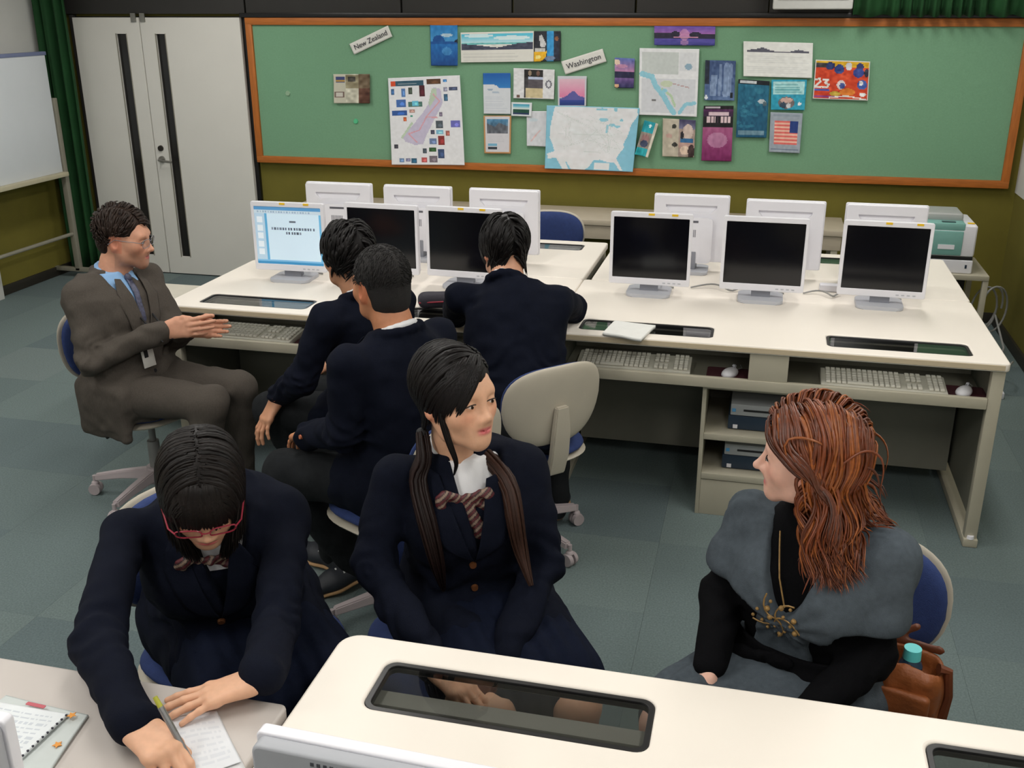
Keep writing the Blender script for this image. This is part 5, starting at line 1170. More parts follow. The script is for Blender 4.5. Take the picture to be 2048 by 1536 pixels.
def flow(roots, o, part=0., back=.6, fwd_bias=0., down=.35, side=1.0):
    """initial direction in world for head-space roots: away from the parting, backward, down, tangent to the skull"""
    q = roots-np.array((0, -.014, .032)); n = q/np.array((.0745, .094, .0855))**2; n /= np.linalg.norm(n, axis=1, keepdims=True)
    d = np.stack([side*np.sign(roots[:, 0]-part), np.full(len(roots), fwd_bias)-back, np.full(len(roots), -down)], 1); d -= n*(d*n).sum(1, keepdims=True); d /= np.linalg.norm(d, axis=1, keepdims=True)+1e-9
    Hn = o['Hm']/np.linalg.norm(o['Hm'][:, 0]); return d@Hn.T
def toW(o, q): return o['Hc']+q@o['Hm'].T
def bundle(guide, n, rad, K=18):
    """n locks around a guide polyline (m,3), radius profile rad (m)"""
    g = np.array(guide); m = len(g); tt = np.linspace(0, m-1, K); C = np.stack([np.interp(tt, np.arange(m), g[:, i]) for i in range(3)], 1); R = np.interp(tt, np.arange(m), rad)
    for _ in range(2): C[1:-1] = (C[:-2]+2*C[1:-1]+C[2:])/4
    T = np.gradient(C, axis=0); T /= np.linalg.norm(T, axis=1, keepdims=True); a = np.cross(T, V(.3, .9, .2)); a /= np.linalg.norm(a, axis=1, keepdims=True); b = np.cross(T, a)
    an = rng.uniform(0, 6.28, n); rr = np.sqrt(rng.uniform(0, 1, n)); tw = rng.normal(size=n)*.5
    ang = an[:, None]+tw[:, None]*np.linspace(0, 1, K)[None]; P = C[None]+(a[None]*np.cos(ang)[..., None]+b[None]*np.sin(ang)[..., None])*(rr[:, None]*R[None])[..., None]
    nn = P-C[None]; nn /= np.linalg.norm(nn, axis=-1, keepdims=True)+1e-9; return P, nn

def mk(pel, neck, fwd, sw, hw, head, hf, **kw):
    """joints in world metres: pelvis, neck base, facing, shoulder and hip half widths, head centre and gaze"""
    f = nrm(V(fwd[0], fwd[1], 0)); up = nrm(V(*neck)-V(*pel)); r = nrm(np.cross(f, V(0, 0, 1)))
    J = dict(pel=V(*pel), neck=V(*neck), right=r, up=up, fwd=np.cross(up, r), head=V(*head), hf=V(*hf)); sd = kw.get('sd', .058); tl = kw.get('shroll', 0.)
    J['SR'] = J['neck']+r*sw-up*(sd+tl)+f*kw.get('sf', 0); J['SL'] = J['neck']-r*sw-up*(sd-tl)+f*kw.get('sf', 0)
    J['HR'] = J['pel']+r*hw; J['HL'] = J['pel']-r*hw
    for k in ('ER', 'EL', 'WR', 'WL', 'KR', 'KL', 'AR', 'AL'): J[k] = V(*kw[k])
    return J
PEOPLE = {}
PEOPLE['man'] = mk((-2.36, 3.30, .53), (-2.41, 3.36, .975), (.96, -.28), .160, .09, (-2.365, 3.385, 1.110), (.93, .20, -.12),
  ER=(-2.37, 3.09, .70), WR=(-2.16, 3.255, .785), EL=(-2.24, 3.46, .70), WL=(-2.12, 3.345, .770),
  KR=(-1.96, 3.19, .53), KL=(-1.93, 3.36, .53), AR=(-2.03, 3.13, .10), AL=(-1.98, 3.38, .10))
PEOPLE['boyA'] = mk((-1.32, 3.28, .53), (-1.35, 3.25, .985), (-.90, .40), .175, .09, (-1.395, 3.27, 1.115), (-.75, .62, -.15),
  ER=(-1.33, 3.47, .72), WR=(-1.52, 3.46, .66), EL=(-1.50, 3.05, .72), WL=(-1.635, 3.13, .615),
  KR=(-1.68, 3.40, .53), KL=(-1.70, 3.19, .53), AR=(-1.52, 3.46, .10), AL=(-1.50, 3.26, .10))
PEOPLE['boyB'] = mk((-1.04, 2.78, .53), (-1.05, 2.78, 1.01), (-.90, .44), .188, .09, (-1.10, 2.82, 1.145), (-.80, .58, -.12),
  ER=(-1.04, 2.99, .75), WR=(-1.25, 3.02, .64), EL=(-1.16, 2.60, .74), WL=(-1.33, 2.72, .66),
  KR=(-1.42, 2.95, .53), KL=(-1.42, 2.71, .53), AR=(-1.40, 3.0, .10), AL=(-1.285, 2.915, .12))
PEOPLE['boyC'] = mk((-.80, 3.28, .53), (-.88, 3.52, .975), (-.15, 1.0), .180, .09, (-.905, 3.58, 1.102), (-.55, .80, -.2),
  ER=(-.69, 3.86, .80), WR=(-.90, 3.96, .785), EL=(-1.13, 3.70, .80), WL=(-1.0, 3.93, .785),
  KR=(-.72, 3.62, .50), KL=(-.95, 3.64, .50), AR=(-.70, 3.60, .10), AL=(-.96, 3.60, .10))
PEOPLE['girlB'] = mk((-.63, 2.14, .53), (-.64, 2.07, .965), (.42, -.90), .155, .085, (-.635, 2.05, 1.115), (.86, -.50, .08),
  ER=(-.80, 1.92, .73), WR=(-.60, 1.74, .61), EL=(-.43, 2.05, .70), WL=(-.46, 1.82, .60),
  KR=(-.47, 1.72, .52), KL=(-.30, 1.80, .52), AR=(-.46, 1.76, .10), AL=(-.30, 1.84, .10))
PEOPLE['girlA'] = mk((-1.20, 1.95, .53), (-1.12, 1.75, .925), (.50, -.86), .172, .085, (-1.055, 1.655, 1.025), (.42, -.72, -.60),
  ER=(-1.16, 1.40, .80), WR=(-.965, 1.225, .790), EL=(-.90, 1.62, .74), WL=(-.815, 1.395, .786),
  KR=(-1.03, 1.62, .53), KL=(-.86, 1.74, .53), AR=(-1.0, 1.66, .10), AL=(-.84, 1.78, .10))
PEOPLE['woman'] = mk((.185, 2.00, .53), (.17, 1.965, .955), (-.42, -.90), .145, .09, (.138, 1.945, 1.095), (-.985, .10, -.05),
  ER=(-.01, 2.00, .71), WR=(-.02, 1.84, .63), EL=(.305, 1.88, .69), WL=(.17, 1.74, .62),
  KR=(-.10, 1.76, .53), KL=(.08, 1.66, .53), AR=(-.12, 1.80, .10), AL=(.06, 1.70, .10))
CUT_FACE = ((0, .130, -.050), (.11, .075, .105)); CUT_SIDE = ((0, .055, -.125), (.2, .080, .110)); CUT_NAPE = ((0, -.1, -.185), (.2, .2, .10))
def hairline(x, y, z):
    if y > .045: return z > .060
    if y > -.02: return z > .0
    return z > -.072
# ---------------------------------------------------------------- man in grey
o = person(PEOPLE['man'], 'man in a grey suit, blue shirt and glasses sitting with hands held together', skin=(206, 150, 122), jacket=SUIT, shirt=SHIRTB, legmat=SUIT, vneck=(.36, .060), cuff=SHIRTB,
    hands={'R': dict(f=(.95, .22, .12), p=(-.10, 1, -.15), curl=[(.15, .25, .15)]*4, spread=.1, thumb=[(.034, .044, -.004), (.040, .072, -.002), (.036, .098, -.002)]), 'L': dict(f=(.95, .16, .0), p=(.1, -1, .35), curl=[(.2, .35, .2)]*4, spread=.05)},
    headkw=dict(beard=(86, 70, 62), lip=(176, 92, 88), nose=1.1), eyekw=dict(brow=(44, 32, 26), thick=.0034, closed=.35), toes={'R': (.95, -.2, 0), 'L': (.95, .1, 0)}, hem=-.28, tails=[((.160, .02, -.055), (.020, .125, .105))], lap=.2)
HB = (40, 28, 22); cv, cf = cap_mesh(o['Hc'], o['Hm'], [CUT_FACE, ((0, .045, -.11), (.2, .085, .118)), ((0, -.1, -.178), (.2, .2, .10))], (.0785, .0985, .0895), add=[((0, -.042, -.030), (.062, .060, .058), .03)]); R0 = scalp(800, o['Hc'], o['Hm'], lambda x, y, z: z > .062 if y > .045 else (z > .030 if y > -.035 else z > -.055))
P, nn = grow(toW(o, R0), flow(R0, o, .03, .30, .25, .3), np.where(R0[:, 2] > .06, rng.uniform(.04, .065, len(R0)), rng.uniform(.015, .03, len(R0))), [head_field(o['Hc'], o['Hm'])], .03, 8, rng.uniform(.007, .016, len(R0)), jitter=.05)
add_hair(o, [(cv, cf, capcol(cv, HB)), locks(P, rng.uniform(.0025, .0045, len(R0)), .0022, nn, strandcol(len(R0), HB, .2))])
glasses(o, (150, 150, 156), .0011, key='a')
J = o['J']; L = o['L']; b = o['base']
G = [[(k*(.011+.016*t) if t < .97 else k*.024, L*.95*(1-t)+L*.36*t) for k in (-1, -.5, 0, .5, 1)] for t in np.linspace(0, 1, 18)]
kn = patch(o['T'], J, [[(0, L*.945)]], .010)[0, 0]-b
tp = grid_obj('necktie', patch(o['T'], J, G, .009), TIE, o['e'], b, .004); MB().sph(kn, (.015, .013, .018), 12).build('tie_knot', TIE, tp)
# lanyard card hanging at the belly
cp = J['pel']+J['up']*.135+J['fwd']*.165+J['right']*.035
for s in (-1, 1): MB().tube([patch(o['Fraw'], J, [[(s*.03, L*.62)]], .006)[0, 0]-b, patch(o['Fraw'], J, [[(.02+s*.02, L*.42)]], .012)[0, 0]-b, cp+J['up']*.05-b], .004, 6).build('lanyard_strap', STRAP, o['e'])
cd = MB().box((-.028, -.002, -.045), (.028, .002, .045), .001).build('id_card', CARD, o['e'], tuple(cp-b)); cd.rotation_euler = Matrix(np.stack([-J['right'], -J['fwd'], V(0, 0, 1)], 1).tolist()).to_euler()
MB().box((-.018, -.0032, -.006), (.0, -.002, .022)).build('photo', STRAP, cd)
button(o, -.005, L*.33, STRAP); button(o, -.005, L*.14, STRAP)
# ---------------------------------------------------------------- boy A
BK = (15, 12, 12)
o = person(PEOPLE['boyA'], 'boy in navy blazer with thick black hair, hand on knee, nearest the grey-suited man', skin=(196, 142, 110),
    hands={'L': dict(f=(-.35, -.45, -.75), p=(.35, .35, -.75), curl=[(.1, .35, .3)]*4, spread=.25)}, toes={'L': (-.9, .1, 0), 'R': (-.9, .4, 0)})
cv, cf = cap_mesh(o['Hc'], o['Hm'], [CUT_FACE, ((0, .065, -.125), (.2, .080, .110)), ((0, -.1, -.20), (.2, .2, .10))], (.0785, .0985, .0895)); R0 = scalp(620, o['Hc'], o['Hm'], hairline)
P, nn = grow(toW(o, R0), flow(R0, o, 0, .35, .1, .6), rng.uniform(.05, .085, len(R0)), [head_field(o['Hc'], o['Hm'])], .08, 9, rng.uniform(.010, .018, len(R0)), jitter=.05)
add_hair(o, [(cv, cf, capcol(cv, BK)), locks(P, rng.uniform(.0035, .0065, len(R0)), .0028, nn, strandcol(len(R0), BK, .25))]); wrist_button(o, 'L')
# ---------------------------------------------------------------- boy B
o = person(PEOPLE['boyB'], 'boy in a navy blazer with cropped hair and white shirt collar, seen from behind', skin=(190, 128, 92),
    hands={'L': dict(f=(-.6, .6, -.3), p=(0, 0, -1))}, toes={'L': (-.75, -.62, -.16), 'R': (-.9, .4, 0)})
cv, cf = cap_mesh(o['Hc'], o['Hm'], [((0, .138, -.055), (.11, .075, .105)), ((0, .060, -.125), (.2, .080, .112)), ((0, -.1, -.190), (.2, .2, .10))], (.0785, .098, .0895), ridge=.0010, h=.0026, add=[((0, -.040, -.040), (.064, .064, .062), .03)])
cc = capcol(cv, (19, 15, 14))*(1+.25*vnoise(cv, 300)[:, None]).clip(.5, 1.6); R0 = scalp(1800, o['Hc'], o['Hm'], lambda x, y, z: z > .068 if y > .05 else (z > .012 if y > -.03 else z > -.07))
P, nn = grow(toW(o, R0), flow(R0, o, 0, .5, .0, .6), rng.uniform(.008, .013, len(R0)), [head_field(o['Hc'], o['Hm'])], .05, 4, rng.uniform(.005, .0075, len(R0)), jitter=.15)
add_hair(o, [(cv, cf, cc), locks(P, .0017, .0012, nn, strandcol(len(R0), (18, 14, 13), .3), sides=4)], mat=M('hair_cropped', (1, 1, 1), .75, var=.35, scale=260, attr=True, bump=.6, bscale=900)); wrist_button(o, 'L')
# ---------------------------------------------------------------- boy C
o = person(PEOPLE['boyC'], 'boy in a navy blazer leaning on the desk with folded arms, back to us', skin=(206, 152, 122),
    hands={'R': dict(f=(-.95, .3, 0), p=(0, 0, -1)), 'L': dict(f=(.9, .3, 0), p=(0, 0, -1))}, toes={'L': (-.1, 1, 0), 'R': (-.1, 1, 0)})
cv, cf = cap_mesh(o['Hc'], o['Hm'], [CUT_FACE, ((0, .065, -.125), (.2, .080, .105)), ((0, -.1, -.205), (.2, .2, .10))], (.0785, .0985, .0895)); R0 = scalp(640, o['Hc'], o['Hm'], hairline)
P, nn = grow(toW(o, R0), flow(R0, o, 0, .35, .1, .9), rng.uniform(.06, .10, len(R0)), [head_field(o['Hc'], o['Hm'])], .12, 10, rng.uniform(.009, .016, len(R0)), jitter=.04)
add_hair(o, [(cv, cf, capcol(cv, BK)), locks(P, rng.uniform(.0035, .0065, len(R0)), .0028, nn, strandcol(len(R0), BK, .25))])
# ---------------------------------------------------------------- girl with side tails
SKG = (222, 172, 140)
o = person(PEOPLE['girlB'], 'girl in a navy blazer with two long side tails, looking to the right', fem=True, skin=SKG, legs='skirt', legmat=NAVY2, vneck=(.52, .062), bust=True, vest=.84, bulk=.012, lap=.5, headkw=dict(lip=(208, 108, 108), jaw=.90, nose=.76), eyekw=dict(closed=.5, brow=(70, 50, 42), thick=.0018), roll=.03,
    hands={'R': dict(f=(.8, -.5, -.2), p=(0, 0, -1)), 'L': dict(f=(-.5, -.8, -.2), p=(0, 0, -1))}, toes={'R': (.5, -.85, 0), 'L': (.5, -.85, 0)})
HF = head_field(o['Hc'], o['Hm']); GB = (15, 11, 11)
cv, cf = cap_mesh(o['Hc'], o['Hm'], [((0, .136, -.058), (.11, .075, .105)), CUT_SIDE, ((0, -.1, -.195), (.2, .2, .10))], (.0785, .0985, .0895))
def hl2(x, y, z):
    if y > .05: return z > .066
    if y > -.03: return z > .004
    return z > -.085
R0 = scalp(620, o['Hc'], o['Hm'], hl2); tie = {s: toW(o, np.array([(s*.056, -.058, -.088)]))[0] for s in (-1, 1)}
sd = np.where(R0[:, 0] > -.03, 1, -1); tg = np.array([tie[s] for s in sd])
P, nn = grow(toW(o, R0), flow(R0, o, -.03, .55, .0, .15), np.linalg.norm(toW(o, R0)-tg, axis=1)*1.08, [HF], .05, 12, rng.uniform(.007, .012, len(R0)), jitter=.02, pull=lambda p: .30*(tg-p)/(np.linalg.norm(tg-p, axis=1, keepdims=True)+1e-6))
parts = [(cv, cf, capcol(cv, GB)), locks(P, rng.uniform(.0035, .0065, len(R0)), .0028, nn, strandcol(len(R0), GB, .25))]
# side-swept fringe over her right temple
R1 = np.stack([rng.uniform(-.045, .045, 90), rng.uniform(.045, .076, 90), np.full(90, .095)], 1); q = (R1-V(0, -.014, .032)); q /= np.sqrt(((q/np.array((.0745, .094, .0855)))**2).sum(1))[:, None]; R1 = q+V(0, -.014, .032)
d1 = np.tile(V(.95, .45, -.25), (90, 1))@o['Hm'].T
P, nn = grow(toW(o, R1), d1, rng.uniform(.10, .17, 90), [HF], .22, 14, .010, jitter=.02, pull=lambda p: np.tile(.10*o['Hm'][:, 0]-.06*o['Hm'][:, 1], (len(p), 1)))
parts.append(locks(P, rng.uniform(.004, .007, 90), .0026, nn, strandcol(90, GB, .25)))
# one thin strand down the cheek, tails in front of both shoulders
W1 = lambda *q: toW(o, np.array([q]))[0]
J = o['J']; cx = lambda u, v_, off=.012: patch(o['Fraw'], J, [[(u, v_)]], off)[0, 0]
P, nn = bundle([W1(.062, .035, .03), W1(.074, .032, -.03), W1(.066, .045, -.09), W1(.05, .05, -.14), cx(.02, o['L']*.98, .02)], 10, [.008, .007, .006, .004, .002]); parts.append(locks(P, .004, .0025, nn, strandcol(10, GB, .2)))
P, nn = bundle([tie[1], W1(.075, -.03, -.14), cx(.105, o['L']*.95, .02), cx(.095, o['L']*.78, .022), cx(.085, o['L']*.55, .02), cx(.078, o['L']*.33, .018)], 60, [.014, .017, .02, .022, .018, .006]); parts.append(locks(P, .005, .0028, nn, strandcol(60, (34, 22, 20), .25)))
P, nn = bundle([tie[-1], W1(-.075, -.03, -.14), cx(-.105, o['L']*.95, .02), cx(-.100, o['L']*.80, .022), cx(-.105, o['L']*.62, .02), cx(-.115, o['L']*.48, .016)], 60, [.014, .017, .02, .022, .018, .006]); parts.append(locks(P, .005, .0028, nn, strandcol(60, (52, 32, 24), .25)))
add_hair(o, parts); bow(o, 1.0, .06)
for s in (-1, 1): MB().sph(tie[s]-o['base'], (.014, .014, .012), 12).build('hair_tie', STRAP, o['e'])
MB().tube([W1(.060, .052, .052)-o['base'], W1(.072, .030, .056)-o['base']], .0022, 6).build('hair_clip', M('clip_blue', S(60, 90, 140), .3), o['e'])
for k in (.50, .32, .13): button(o, .004, o['L']*k)
# ---------------------------------------------------------------- girl with glasses, writing
o = person(PEOPLE['girlA'], 'girl in a navy blazer with red-framed glasses bent over the desk, writing', fem=True, skin=SKG, legs='skirt', legmat=NAVY2, vneck=(.56, .056), bust=True, vest=.78, bulk=.022, lap=.55, skl=1.02, headkw=dict(lip=(206, 104, 104), jaw=.96, nose=.72), eyekw=dict(closed=.9, brow=(60, 44, 38), thick=.0016),
    hands={'R': dict(f=(.72, -.40, -.05), p=(.25, -.1, -1), curl=[(.55, .75, .4), (.7, .9, .5), (.9, 1.0, .6), (1.0, 1.05, .6)], spread=.05, thumb=[(.040, .048, -.024), (.046, .076, -.042), (.036, .098, -.052)]), 'L': dict(f=(-.80, -.50, -.14), p=(.0, -.05, -1), curl=FLAT, spread=.28)}, toes={'R': (.5, -.85, 0), 'L': (.5, -.85, 0)})
HF = head_field(o['Hc'], o['Hm']); GA = (18, 13, 11)
cv, cf = cap_mesh(o['Hc'], o['Hm'], [((0, .135, -.055), (.11, .075, .105)), CUT_SIDE, ((0, -.1, -.21), (.2, .2, .10))], (.0785, .0985, .0895))
R0 = np.concatenate([scalp(950, o['Hc'], o['Hm'], hl2), scalp(160, o['Hc'], o['Hm'], lambda x, y, z: abs(x) < .009 and z > .07 and y > -.09)])
P, nn = grow(toW(o, R0), flow(R0, o, 0, .25, .1, .25), np.clip(.09+(R0[:, 2]+.09)*1.0, .10, .27)+rng.uniform(-.015, .015, len(R0)), [HF, o['Fraw']], .22, 16, rng.uniform(.007, .011, len(R0)), jitter=.012, cling=(.9, .55))
parts = [(cv, cf, capcol(cv, GA)), locks(P, rng.uniform(.003, .005, len(R0)), .0022, nn, strandcol(len(R0), GA, .25), sides=5)]
n = 110; R1 = np.stack([rng.uniform(-.052, .052, n), rng.uniform(.045, .07, n), np.full(n, .1)], 1); q = (R1-V(0, -.014, .032)); q /= np.sqrt(((q/np.array((.0745, .094, .0855)))**2).sum(1))[:, None]; R1 = q+V(0, -.014, .032)
d1 = np.stack([R1[:, 0]*4, np.full(n, 1.), np.full(n, -.35)], 1)@o['Hm'].T
dn = -o['Hm'][:, 2]
P, nn = grow(toW(o, R1), d1, rng.uniform(.085, .115, n), [HF], .0, 12, .009, jitter=.015, pull=lambda p: np.tile(.30*dn, (len(p), 1)))
parts.append(locks(P, rng.uniform(.005, .008, n), .0028, nn, strandcol(n, GA, .25), taper=(.6, .35)))
add_hair(o, parts); bow(o, 1.0, .055, tails=False); glasses(o, (150, 44, 62), .0017, key='b', lensw=.025, lensh=.014)
button(o, .004, o['L']*.50, rad=.0095); button(o, .004, o['L']*.30, rad=.0095)
# ---------------------------------------------------------------- red-haired woman
SKW = (232, 184, 164)
o = person(PEOPLE['woman'], 'woman with long wavy auburn hair in a grey dress over black sleeves', fem=True, skin=SKW, jacket=None, shirt=None, legs='skirt', legmat=DRESS, vneck=None, bust=True, sleeve_r=(.048, .043, .035), hscale=.91, headkw=dict(lip=(198, 92, 96), smile=True, nose=1.3), eyekw=dict(brow=(120, 70, 46), thick=.002, closed=.35, iris=(60, 50, 44)),
    hands={'R': dict(f=(-.45, -.5, -.7), p=(.4, -.2, -.8), curl=[(.6, .7, .5)]*4), 'L': dict(f=(-.8, -.4, -.2), p=(0, 0, -1))}, toes={'R': (-.42, -.9, 0), 'L': (-.42, -.9, 0)})
J = o['J']; L = o['L']; b = o['base']; T = Field(); f_, lo, hi = torso_fn(J, KF, -.004, -.1, 1.0); T.fn(f_, lo, hi, .02)
for s in 'RL':
    d = nrm(J['W'+s]-J['E'+s]); T.rc(J['neck']-J['up']*.03, J['S'+s], .034, .036, .04); T.rc(J['S'+s], J['E'+s], .038, .042, .025); T.rc(J['E'+s], J['W'+s]-d*.005, .045, .035, .02)
T.chain(arc_pts(J, .050, .0, .02, 0, 360, 16), [.016]*16, .012); o['T'] = T
v, f = T.mesh(.0065, lambda P: wrinkle(J, .0028)(P), 1); meshnp('black_top', v-b, f, TOPB, o['e'])
D = Field(); f_, lo, hi = torso_fn(J, KF, .010, -.22, .93); D.fn(f_, lo, hi, .02)
for s in (-1, 1): D.ell(J['pel']+J['up']*L*.64+J['right']*s*.068+J['fwd']*.088, (.066, .055, .066), .06)
for s in 'RL':
    m_ = J['S'+s]*.45+J['E'+s]*.55; D.rc(J['S'+s]*1.0, m_, .057, .062, .03); D.rc(J['neck']-J['up']*.05, J['S'+s], .03, .048, .04)
    D.rc(J['H'+s], J['H'+s]*.7+J['K'+s]*.3, .11, .10, .04)
D0 = Field(); D0.ops = list(D.ops); o['Fraw'] = D0
def scoop(P):
    q = P-J['pel']; vv = q@J['up']; x = np.abs(q@J['right']); y = q@J['fwd']; return np.maximum(x-np.clip((vv-L*.60)/(L*.38), 0, 1)**.6*.078, np.maximum(-.02-y, L*.60-vv))
c0 = J['pel']+J['up']*L*.8+J['fwd']*.08; D.fn(scoop, c0-.3, c0+.3, .006, True)
for s in 'RL':   # open sleeve hems
    a_ = nrm(J['E'+s]-J['S'+s]); m_ = J['S'+s]*.45+J['E'+s]*.55
    D.box(m_+a_*.085, (.11, .06, .11), .002, .004, True, R=np.stack([np.cross(a_, J['fwd'])/np.linalg.norm(np.cross(a_, J['fwd'])), a_, nrm(np.cross(np.cross(a_, J['fwd']), a_))], 1))
def gather(P):
    d = .004*vnoise(P, 12)+.002*vnoise(P, 30); q = P-J['pel']; u = q@J['right']; vv = q@J['up']; c_ = ((u/.09)**2+((vv-L*.56)/.09)**2); d = d+.004*np.sin(np.arctan2(vv-L*.56, u)*13)*np.exp(-c_)
    for s in 'RL': r_ = P-J['S'+s]; d = d+.0035*np.sin((r_@J['fwd'])*190)*np.exp(-(r_*r_).sum(-1)/.006)
    return d
v, f = D.mesh(.006, gather, 1); meshnp('dress', v-b, f, DRESS, o['e'])
G = [[(u, L*.30+dv) for u in np.linspace(-.125, .125, 22)] for dv in (-.024, -.01, .01, .024)]
sash = grid_obj('sash', patch(D0, J, G, .006), TOPB, o['e'], b, .005)
c_ = patch(D0, J, [[(.05, L*.30)]], .014)[0, 0]; B = Field(); B.ell(c_, (.013,)*3, .006)
for s, dz in ((-1, .1), (1, -.2)):
    B.ell(c_+J['right']*s*.04+J['up']*dz*.06, (.036, .012, .020), .008, R=np.stack([nrm(J['right']*s+J['up']*dz), J['fwd'], np.cross(nrm(J['right']*s+J['up']*dz), J['fwd'])], 1)); B.rc(c_, c_+J['right']*s*.035-J['up']*.09+J['fwd']*.012, .008, .013, .006, flat=(J['fwd'], .4))
v, f = B.mesh(.003, lambda P: .0015*vnoise(P, 70), 1); meshnp('sash_bow', v-b, f, TOPB, sash)
GOLD = M('embroidery_gold', S(150, 118, 70), .5, .2, var=.3, scale=120)
m_ = MB()
for k in range(16):
    t = k*2.39996; rr = .012+.042*math.sqrt(k/16); p = patch(D0, J, [[(.01+rr*math.cos(t), L*.60+rr*.8*math.sin(t))]], .006)[0, 0]-b; m_.sph(p, .0038 if k % 3 else .006, 8)
for k in range(5):
    pts = [patch(D0, J, [[(.01+(.05*t)*math.cos(k*1.2+t), L*.60+(.05*t)*math.sin(k*1.2+t))]], .005)[0, 0]-b for t in np.linspace(0, 1.1, 7)]; m_.tube(pts, .0018, 5)
m_.build('embroidery', GOLD, o['e'])
MB().tube([patch(T, J, [[(.05-.05*t, L*(.95-.3*t))]], .012)[0, 0]-b for t in np.linspace(0, 1, 8)], .0018, 6).build('necklace', GOLD, o['e'])
HF = head_field(o['Hc'], o['Hm']); RH = (98, 46, 20)
cv, cf = cap_mesh(o['Hc'], o['Hm'], [((0, .136, -.055), (.11, .075, .105)), ((0, .075, -.125), (.2, .075, .110)), ((0, -.1, -.22), (.2, .2, .10))], (.0785, .0985, .0895))
def hl3(x, y, z):
    if y > .05: return z > .068
    if y > -.02: return z > .01
    return z > -.08
R0 = scalp(1700, o['Hc'], o['Hm'], hl3)
BK_ = -o['Hm'][:, 1]; Hi_ = np.linalg.inv(o['Hm'])
def behind(p):
    q = (p-o['Hc'])@Hi_.T; k = np.clip((q[:, 1]+.005)/.025, 0, 1)*(q[:, 2] < .070)*(q[:, 2] > -.11); ou = p-o['Hc']; ou[:, 2] = 0; ou /= np.linalg.norm(ou, axis=1, keepdims=True)+1e-6
    return (.65*k)[:, None]*BK_[None]+(.16*(q[:, 2] < -.02))[:, None]*ou
P, nn = grow(toW(o, R0), flow(R0, o, .0, np.where(R0[:, 1] > .0, 1.1, .3), .0, .2), np.clip(.13+(R0[:, 2]+.09)*1.15, .16, .36)+rng.uniform(-.03, .03, len(R0)), [HF, D0, T], .26, 24, rng.uniform(.008, .018, len(R0)), wave=.010, wfreq=3.6, jitter=.008, pull=behind, cling=(.9, .34), ramp=.08)
ql = (P-o['Hc'])@Hi_.T; ok = ~((HF.ev(P) > .048) & (ql[..., 2] > -.04) & (ql[..., 1] < -.05)).any(1); P, nn, R0 = P[ok], nn[ok], R0[ok]
sc_ = strandcol(len(R0), RH, .22); hi_ = rng.uniform(size=len(R0)) < .25; sc_[hi_] = np.array(S(140, 76, 32))*rng.uniform(.8, 1.15, (hi_.sum(), 1))
add_hair(o, [(cv, cf, capcol(cv, (104, 46, 22))), locks(P, rng.uniform(.0022, .0046, len(R0)), .0021, nn, sc_, sides=5)], mat=M('hair_auburn', (1, 1, 1), .38, var=.25, scale=120, attr=True, spec=.5))

# ============================================================ SMALL THINGS
# brown bag with a bottle, on the chair seat beside the woman
e = empty('shoulder_bag', (.383, 1.945, .461), math.radians(-18), 'brown leather bag with folded flap standing beside the woman on her chair', 'bag')
F = Field(); F.box((0, 0, .10), (.075, .055, .10), .035, .02); F.box((0, .0, .19), (.055, .035, .05), .02, .01, True)
v, f = F.mesh(.005, lambda P: .006*vnoise(P, 16)+.002*vnoise(P, 40), 1); meshnp('body', v, f, BAGM, e)
F = Field(); F.box((-.01, -.062, .095), (.07, .010, .055), .008, .01); v, f = F.mesh(.004, lambda P: .004*vnoise(P, 22), 1); meshnp('front_pocket', v, f, BAGM, e)
for s in (-1, 1): MB().tube([(s*.06, 0, .185), (s*.078, .01, .18), (s*.086, .01, .12), (s*.080, 0, .07)], [.012, .010, .010, .013], 8).build('strap', M('bag_dark', S(96, 48, 24), .5, var=.2), e)
F = Field(); F.rc((-.05, .045, .195), (.05, .045, .20), .012, .012, .01, flat=(V(0, 1, 0), .5)); F.rc((-.05, .045, .20), (0, .055, .235), .01, .006, .01); v, f = F.mesh(.004, lambda P: .003*vnoise(P, 30), 1); meshnp('flap', v, f, MATS['bag_dark'], e)
e = empty('drink_bottle', (.386, 1.932, .555), 0, 'plastic drink bottle with a round cyan cap sticking out of the brown bag', 'bottle')
MB().cyl((0, 0, 0), (0, 0, .09), .026, .024, 18).cyl((0, 0, .09), (0, 0, .108), .024, .016, 18).build('bottle', M('bottle_dark', S(40, 60, 80), .15, var=.05), e)
MB().cyl((0, 0, .106), (0, 0, .130), .0185, .0175, 24).build('cap', CYANCAP, e)
# pen, sheets, notebook on the left desk
e = empty('pen', (-.839, 1.195, DZT+.006), label='silver ballpoint pen with a yellow-green end in the writing hand', cat='pen')
pt = np.array((-.074, .024, .114)); MB().cyl(pt*.0, pt*.10, .0015, .0045, 10).cyl(pt*.10, pt*.86, .0052, .0055, 12).build('barrel', M('pen_silver', S(150, 150, 150), .3, .6), e)
MB().cyl(pt*.86, pt*1.0, .0048, .0040, 12).build('push_button', M('pen_green', S(176, 176, 60), .4), e); MB().cyl(pt*.52+np.array((.006, .0, .001)), pt*.86+np.array((.006, 0, .001)), .0013, seg=6).build('clip', METAL, e)
flat_sheet('loose_sheet', [(-.972, 1.295), (-.880, 1.340), (-.770, 1.225), (-.870, 1.150)], DZT+.0035, (222, 224, 228), 'white sheet under the writing hand of the girl with glasses', 'paper', 9, .0008, al=.10)
flat_sheet('loose_sheet', [(-.905, 1.325), (-.868, 1.330), (-.752, 1.210), (-.840, 1.150)], DZT, (210, 210, 210), 'second sheet peeking out under the writing sheet', 'paper', 0, .0015)
nb = flat_sheet('spiral_notebook', [(-1.30, 1.262), (-1.128, 1.262), (-1.135, 1.10), (-1.32, 1.10)], DZT+.006, (222, 226, 228), 'spiral notebook page with rows of handwriting, open at the lower left', 'notebook', 12, .005)
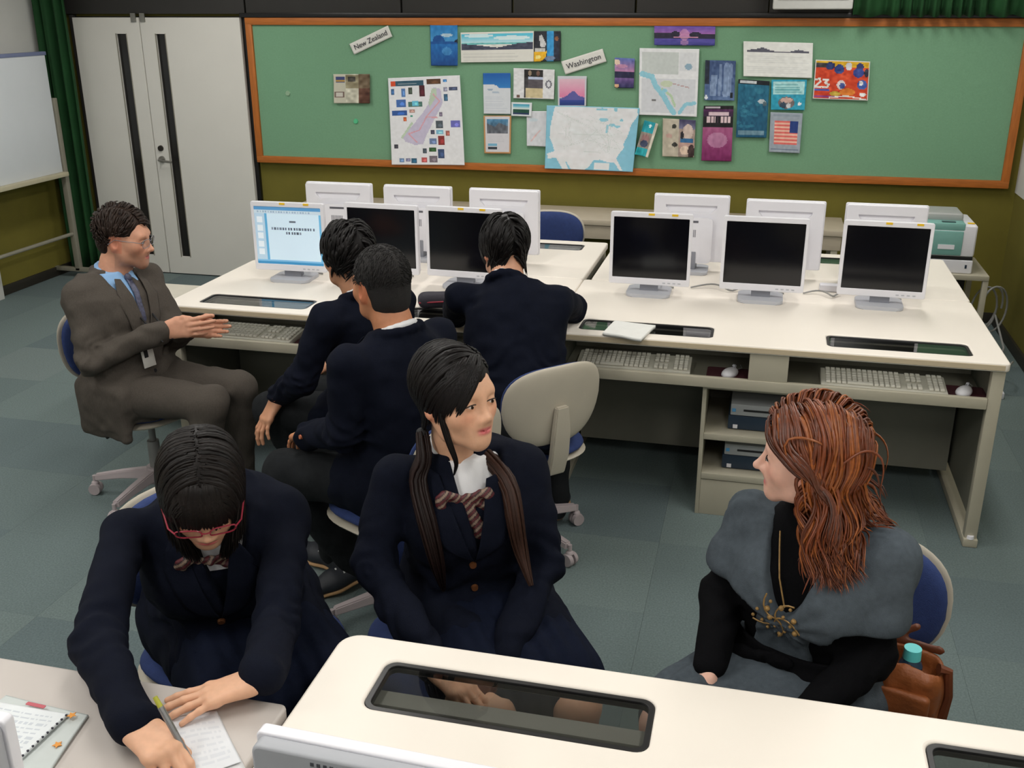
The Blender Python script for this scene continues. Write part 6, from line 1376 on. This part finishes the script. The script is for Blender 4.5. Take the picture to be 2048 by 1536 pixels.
flat_sheet('folder', [(-1.28, 1.288), (-1.098, 1.275), (-1.066, 1.10), (-1.29, 1.10)], DZT, (196, 202, 200), 'pale clear folder under the spiral notebook', 'folder', 0, .004)
m_ = MB()
for k in range(13): m_.cyl((-1.128-.0006*k, 1.256-k*.012, DZT+.0125), (-1.128-.0006*k, 1.256-k*.012, DZT+.0145), .0022, seg=8)
o_ = m_.build('ring_holes', INK, nb); o_.parent = nb; o_.matrix_parent_inverse = nb.matrix_basis.inverted()
for x, y, l in ((-1.118, 1.258, 'orange star sticker near the top corner of the notebook'), (-1.098, 1.19, 'orange star sticker on the folder beside the notebook holes')):
    tag(MB().prism([(.009*(1 if i % 2 == 0 else .5)*math.cos(i*math.pi/5), .009*(1 if i % 2 == 0 else .5)*math.sin(i*math.pi/5)) for i in range(10)], 0, .001).build('star_sticker', M('sticker_orange', S(226, 150, 60), .5), loc=(x, y, DZT+.0135 if x < -1.11 else DZT+.0085)), l, 'sticker')
tag(MB().prism(rrect(-.02, -.004, .02, .004, .002), 0, .001).build('index_tab', M('tab_red', S(190, 90, 100), .5), loc=(-1.20, 1.268, DZT+.0125), rot=(0, 0, -.05)), 'red index tab at the top of the notebook', 'tab')
# pencil case by the boys
e = empty('pencil_case', (-1.275, 3.955, DZT), math.radians(24), 'dark pencil case with a red zip edge lying in front of the leaning boy', 'pencil case')
F = Field(); F.box((0, 0, .032), (.10, .042, .032), .028, .02); v, f = F.mesh(.004, lambda P: .003*vnoise(P, 18), 1); meshnp('pouch', v, f, M('case_dark', S(38, 34, 46), .7, var=.15, bump=.3), e)
MB().tube([(-.098, -.03, .03), (-.05, -.045, .034), (.05, -.045, .034), (.098, -.03, .03)], .0035, 6).build('zip', M('zip_red', S(140, 40, 56), .5), e); MB().box((.085, -.052, .026), (.11, -.046, .036), .002).build('zip_pull', METAL, e)
e = empty('marker', (-1.17, 3.90, DZT), math.radians(75), 'yellow-green marker beside the pencil case', 'marker')
MB().cyl((-.06, 0, .008), (.03, 0, .008), .008, seg=12).build('barrel', M('marker_green', S(176, 190, 70), .4), e); MB().cyl((.03, 0, .008), (.065, 0, .008), .0085, .008, 12).build('cap', MON, e)
